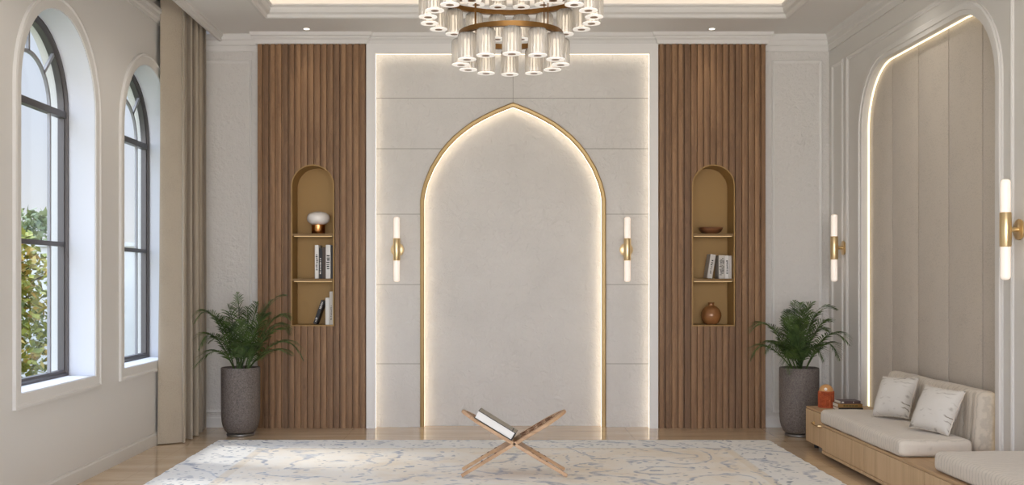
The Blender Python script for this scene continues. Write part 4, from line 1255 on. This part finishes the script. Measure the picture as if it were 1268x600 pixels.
# ================================================================ OUTSIDE
bm = bmesh.new(); box(bm, -40, XL-.32, -6, 60, -.9, -.6)
struct('ground_outside', bm, simple('garden_ground', rgb(128, 130, 96), .95, bump=(4, .4, .05), var=(1.5, .2)))
bm = bmesh.new(); box(bm, -12.0, -4.0, 15.2, 15.5, -.6, 1.80); box(bm, -12.05, -3.95, 15.15, 15.55, 1.80, 1.86)
single('garden_wall', bm, simple('pale_rendered_wall', rgb(196, 193, 188), .9, var=(1.3, .12), bump=(9, .3, .02)), 'pale grey rendered garden wall seen through the windows', 'wall')
M['bark'] = simple('tree_bark', rgb(74, 60, 48), .95, bump=(20, .8, .03))
def tree(name, label, x, y, z0, H, rad, cols, seed, n=1500, ls=.075):
    t = thing(name, label, 'tree', (x, y, z0), group='trees in the garden')
    r = random.Random(seed)
    bm = bmesh.new(); tube(bm, [(0, 0, 0), (.03, .02, H*.3), (-.03, .05, H*.6), (0, 0, H*.9)], .055, 8, .015)
    for i in range(9):
        a = r.uniform(0, 2*PI); z = H*r.uniform(.25, .8); q = rad*r.uniform(.5, .85)
        tube(bm, [(0, 0, z), (q*.5*math.cos(a), q*.5*math.sin(a), z+.12), (q*math.cos(a), q*math.sin(a), z+.3)], .02, 6, .006)
    part('trunk', bm, M['bark'], t, smooth=60)
    bm = bmesh.new()
    for i in range(n):
        a = r.uniform(0, 2*PI); zz = r.uniform(0, 1); q = rad*math.sqrt(r.random())*(.55+.45*math.sin(PI*min(1, zz*.85+.15)))
        q *= 1+.25*mnoise.noise(Vector((math.cos(a)*2, math.sin(a)*2, zz*5+seed)))
        c = Vector((q*math.cos(a), q*math.sin(a), H*(.12+.88*zz)))
        d = Vector((r.uniform(-1, 1), r.uniform(-1, 1), r.uniform(-.7, .5))).normalized(); s = d.cross(Vector((r.uniform(-1, 1), r.uniform(-1, 1), r.uniform(-1, 1)))).normalized()
        l_ = ls*r.uniform(.7, 1.3)
        f = bm.faces.new([bm.verts.new(c-d*l_*.5), bm.verts.new(c+s*l_*.28), bm.verts.new(c+d*l_*.5), bm.verts.new(c-s*l_*.28)])
    m, nt, b = nodes('garden_leaves_%d' % seed); g = G(nt)
    f_, _ = g.noise(g.obj(), 2.6, 3)
    g.l(g.ramp(f_, [(.3, cols[0]), (.5, cols[1]), (.7, cols[2])]), b.inputs['Base Color']); b.inputs['Roughness'].default_value = .6
    part('foliage', bm, m, t)
tree('garden_tree', 'yellow-green and orange leafed tree outside the nearer arched window', -6.05, 12.4, -.6, 2.5, .95, (rgb(60, 78, 30), rgb(140, 140, 50), rgb(206, 150, 74)), 3, 5200, .115)
tree('garden_tree', 'green shrubby tree beyond the pale garden wall', -8.2, 17.5, -.6, 3.1, 1.3, (rgb(70, 84, 50), rgb(120, 130, 80), rgb(150, 150, 100)), 4, 4000, .15)

# ================================================================ LIGHT
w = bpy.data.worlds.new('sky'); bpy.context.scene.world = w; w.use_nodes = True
nt = w.node_tree; g = G(nt); bg = nt.nodes['Background']
tc = g.n('ShaderNodeTexCoord'); sp = g.n('ShaderNodeSeparateXYZ'); g.l(tc.outputs['Generated'], sp.inputs[0])
g.l(g.ramp(sp.outputs[2], [(0.0, rgb(244, 240, 236)), (.03, rgb(240, 240, 242)), (.14, rgb(226, 232, 244)), (.40, rgb(204, 216, 238)), (1.0, rgb(160, 186, 226))]), bg.inputs[0])
# sky strength raised overhead and behind the viewer, added to brighten the interior
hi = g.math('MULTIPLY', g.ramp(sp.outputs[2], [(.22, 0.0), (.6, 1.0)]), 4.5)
rear_fill = g.math('MULTIPLY', g.ramp(g.math('MULTIPLY', sp.outputs[1], -1.0), [(.72, 0.0), (.96, 1.0)]), 6.0)
g.l(g.math('ADD', g.math('ADD', hi, rear_fill), 1.0), bg.inputs[1])
sun = bpy.data.lights.new('sun', 'SUN'); sun.energy = 2.0; sun.angle = math.radians(9); sun.color = (1, .95, .88)
so = bpy.data.objects.new('sun', sun); C.objects.link(so)
so.rotation_euler = Vector((1.0, -.22, -1.25)).to_track_quat('-Z', 'Y').to_euler()
def point(name, loc, e, col, rad=.05):
    l = bpy.data.lights.new(name, 'POINT'); l.energy = e; l.color = col; l.shadow_soft_size = rad
    o = bpy.data.objects.new(name, l); C.objects.link(o); o.location = loc
# unseen fill spots under the ceiling, added to brighten the side walls
for x in (-1.93, 2.60):
    for y in (7.2, 5.4, 3.6, 1.8):
        l = bpy.data.lights.new('fill_spot', 'SPOT'); l.energy = 30 if x < 0 else 19; l.color = (1, .93, .84); l.spot_size = math.radians(125); l.spot_blend = 1.0; l.shadow_soft_size = .04
        o = bpy.data.objects.new('fill_spot', l); C.objects.link(o); o.location = (x, y, CEIL-.01)
# daylight portals in the window openings (sky sampling only)
for c in WIN:
    l = bpy.data.lights.new('window_portal', 'AREA'); l.shape = 'RECTANGLE'; l.size = 2.4; l.size_y = 1.2
    l.cycles.is_portal = True
    o = bpy.data.objects.new('window_portal', l); C.objects.link(o); o.location = (XL-.31, c, 1.83); o.rotation_euler = (0, -PI/2, 0)

# ================================================================ CAMERA
cam = bpy.data.cameras.new('camera'); co = bpy.data.objects.new('camera', cam); C.objects.link(co)
cam.sensor_width = 36; cam.sensor_fit = 'HORIZONTAL'; cam.lens = F/1268*36
co.location = (0, 0, EYE); co.rotation_euler = (PI/2, 0, 0)
cam.shift_x = (634-CX)/1268; cam.shift_y = (CY-300)/1268
cam.clip_start = .05; cam.clip_end = 200
S = bpy.context.scene; S.camera = co
S.view_settings.view_transform = 'Standard'; S.view_settings.look = 'None'; S.view_settings.gamma = 1.0; S.view_settings.use_curve_mapping = False
S.view_settings.exposure = 0.06
S.cycles.use_denoising = True
S.cycles.max_bounces = 10; S.cycles.diffuse_bounces = 6; S.cycles.transparent_max_bounces = 24
S.cycles.sample_clamp_indirect = 6.0
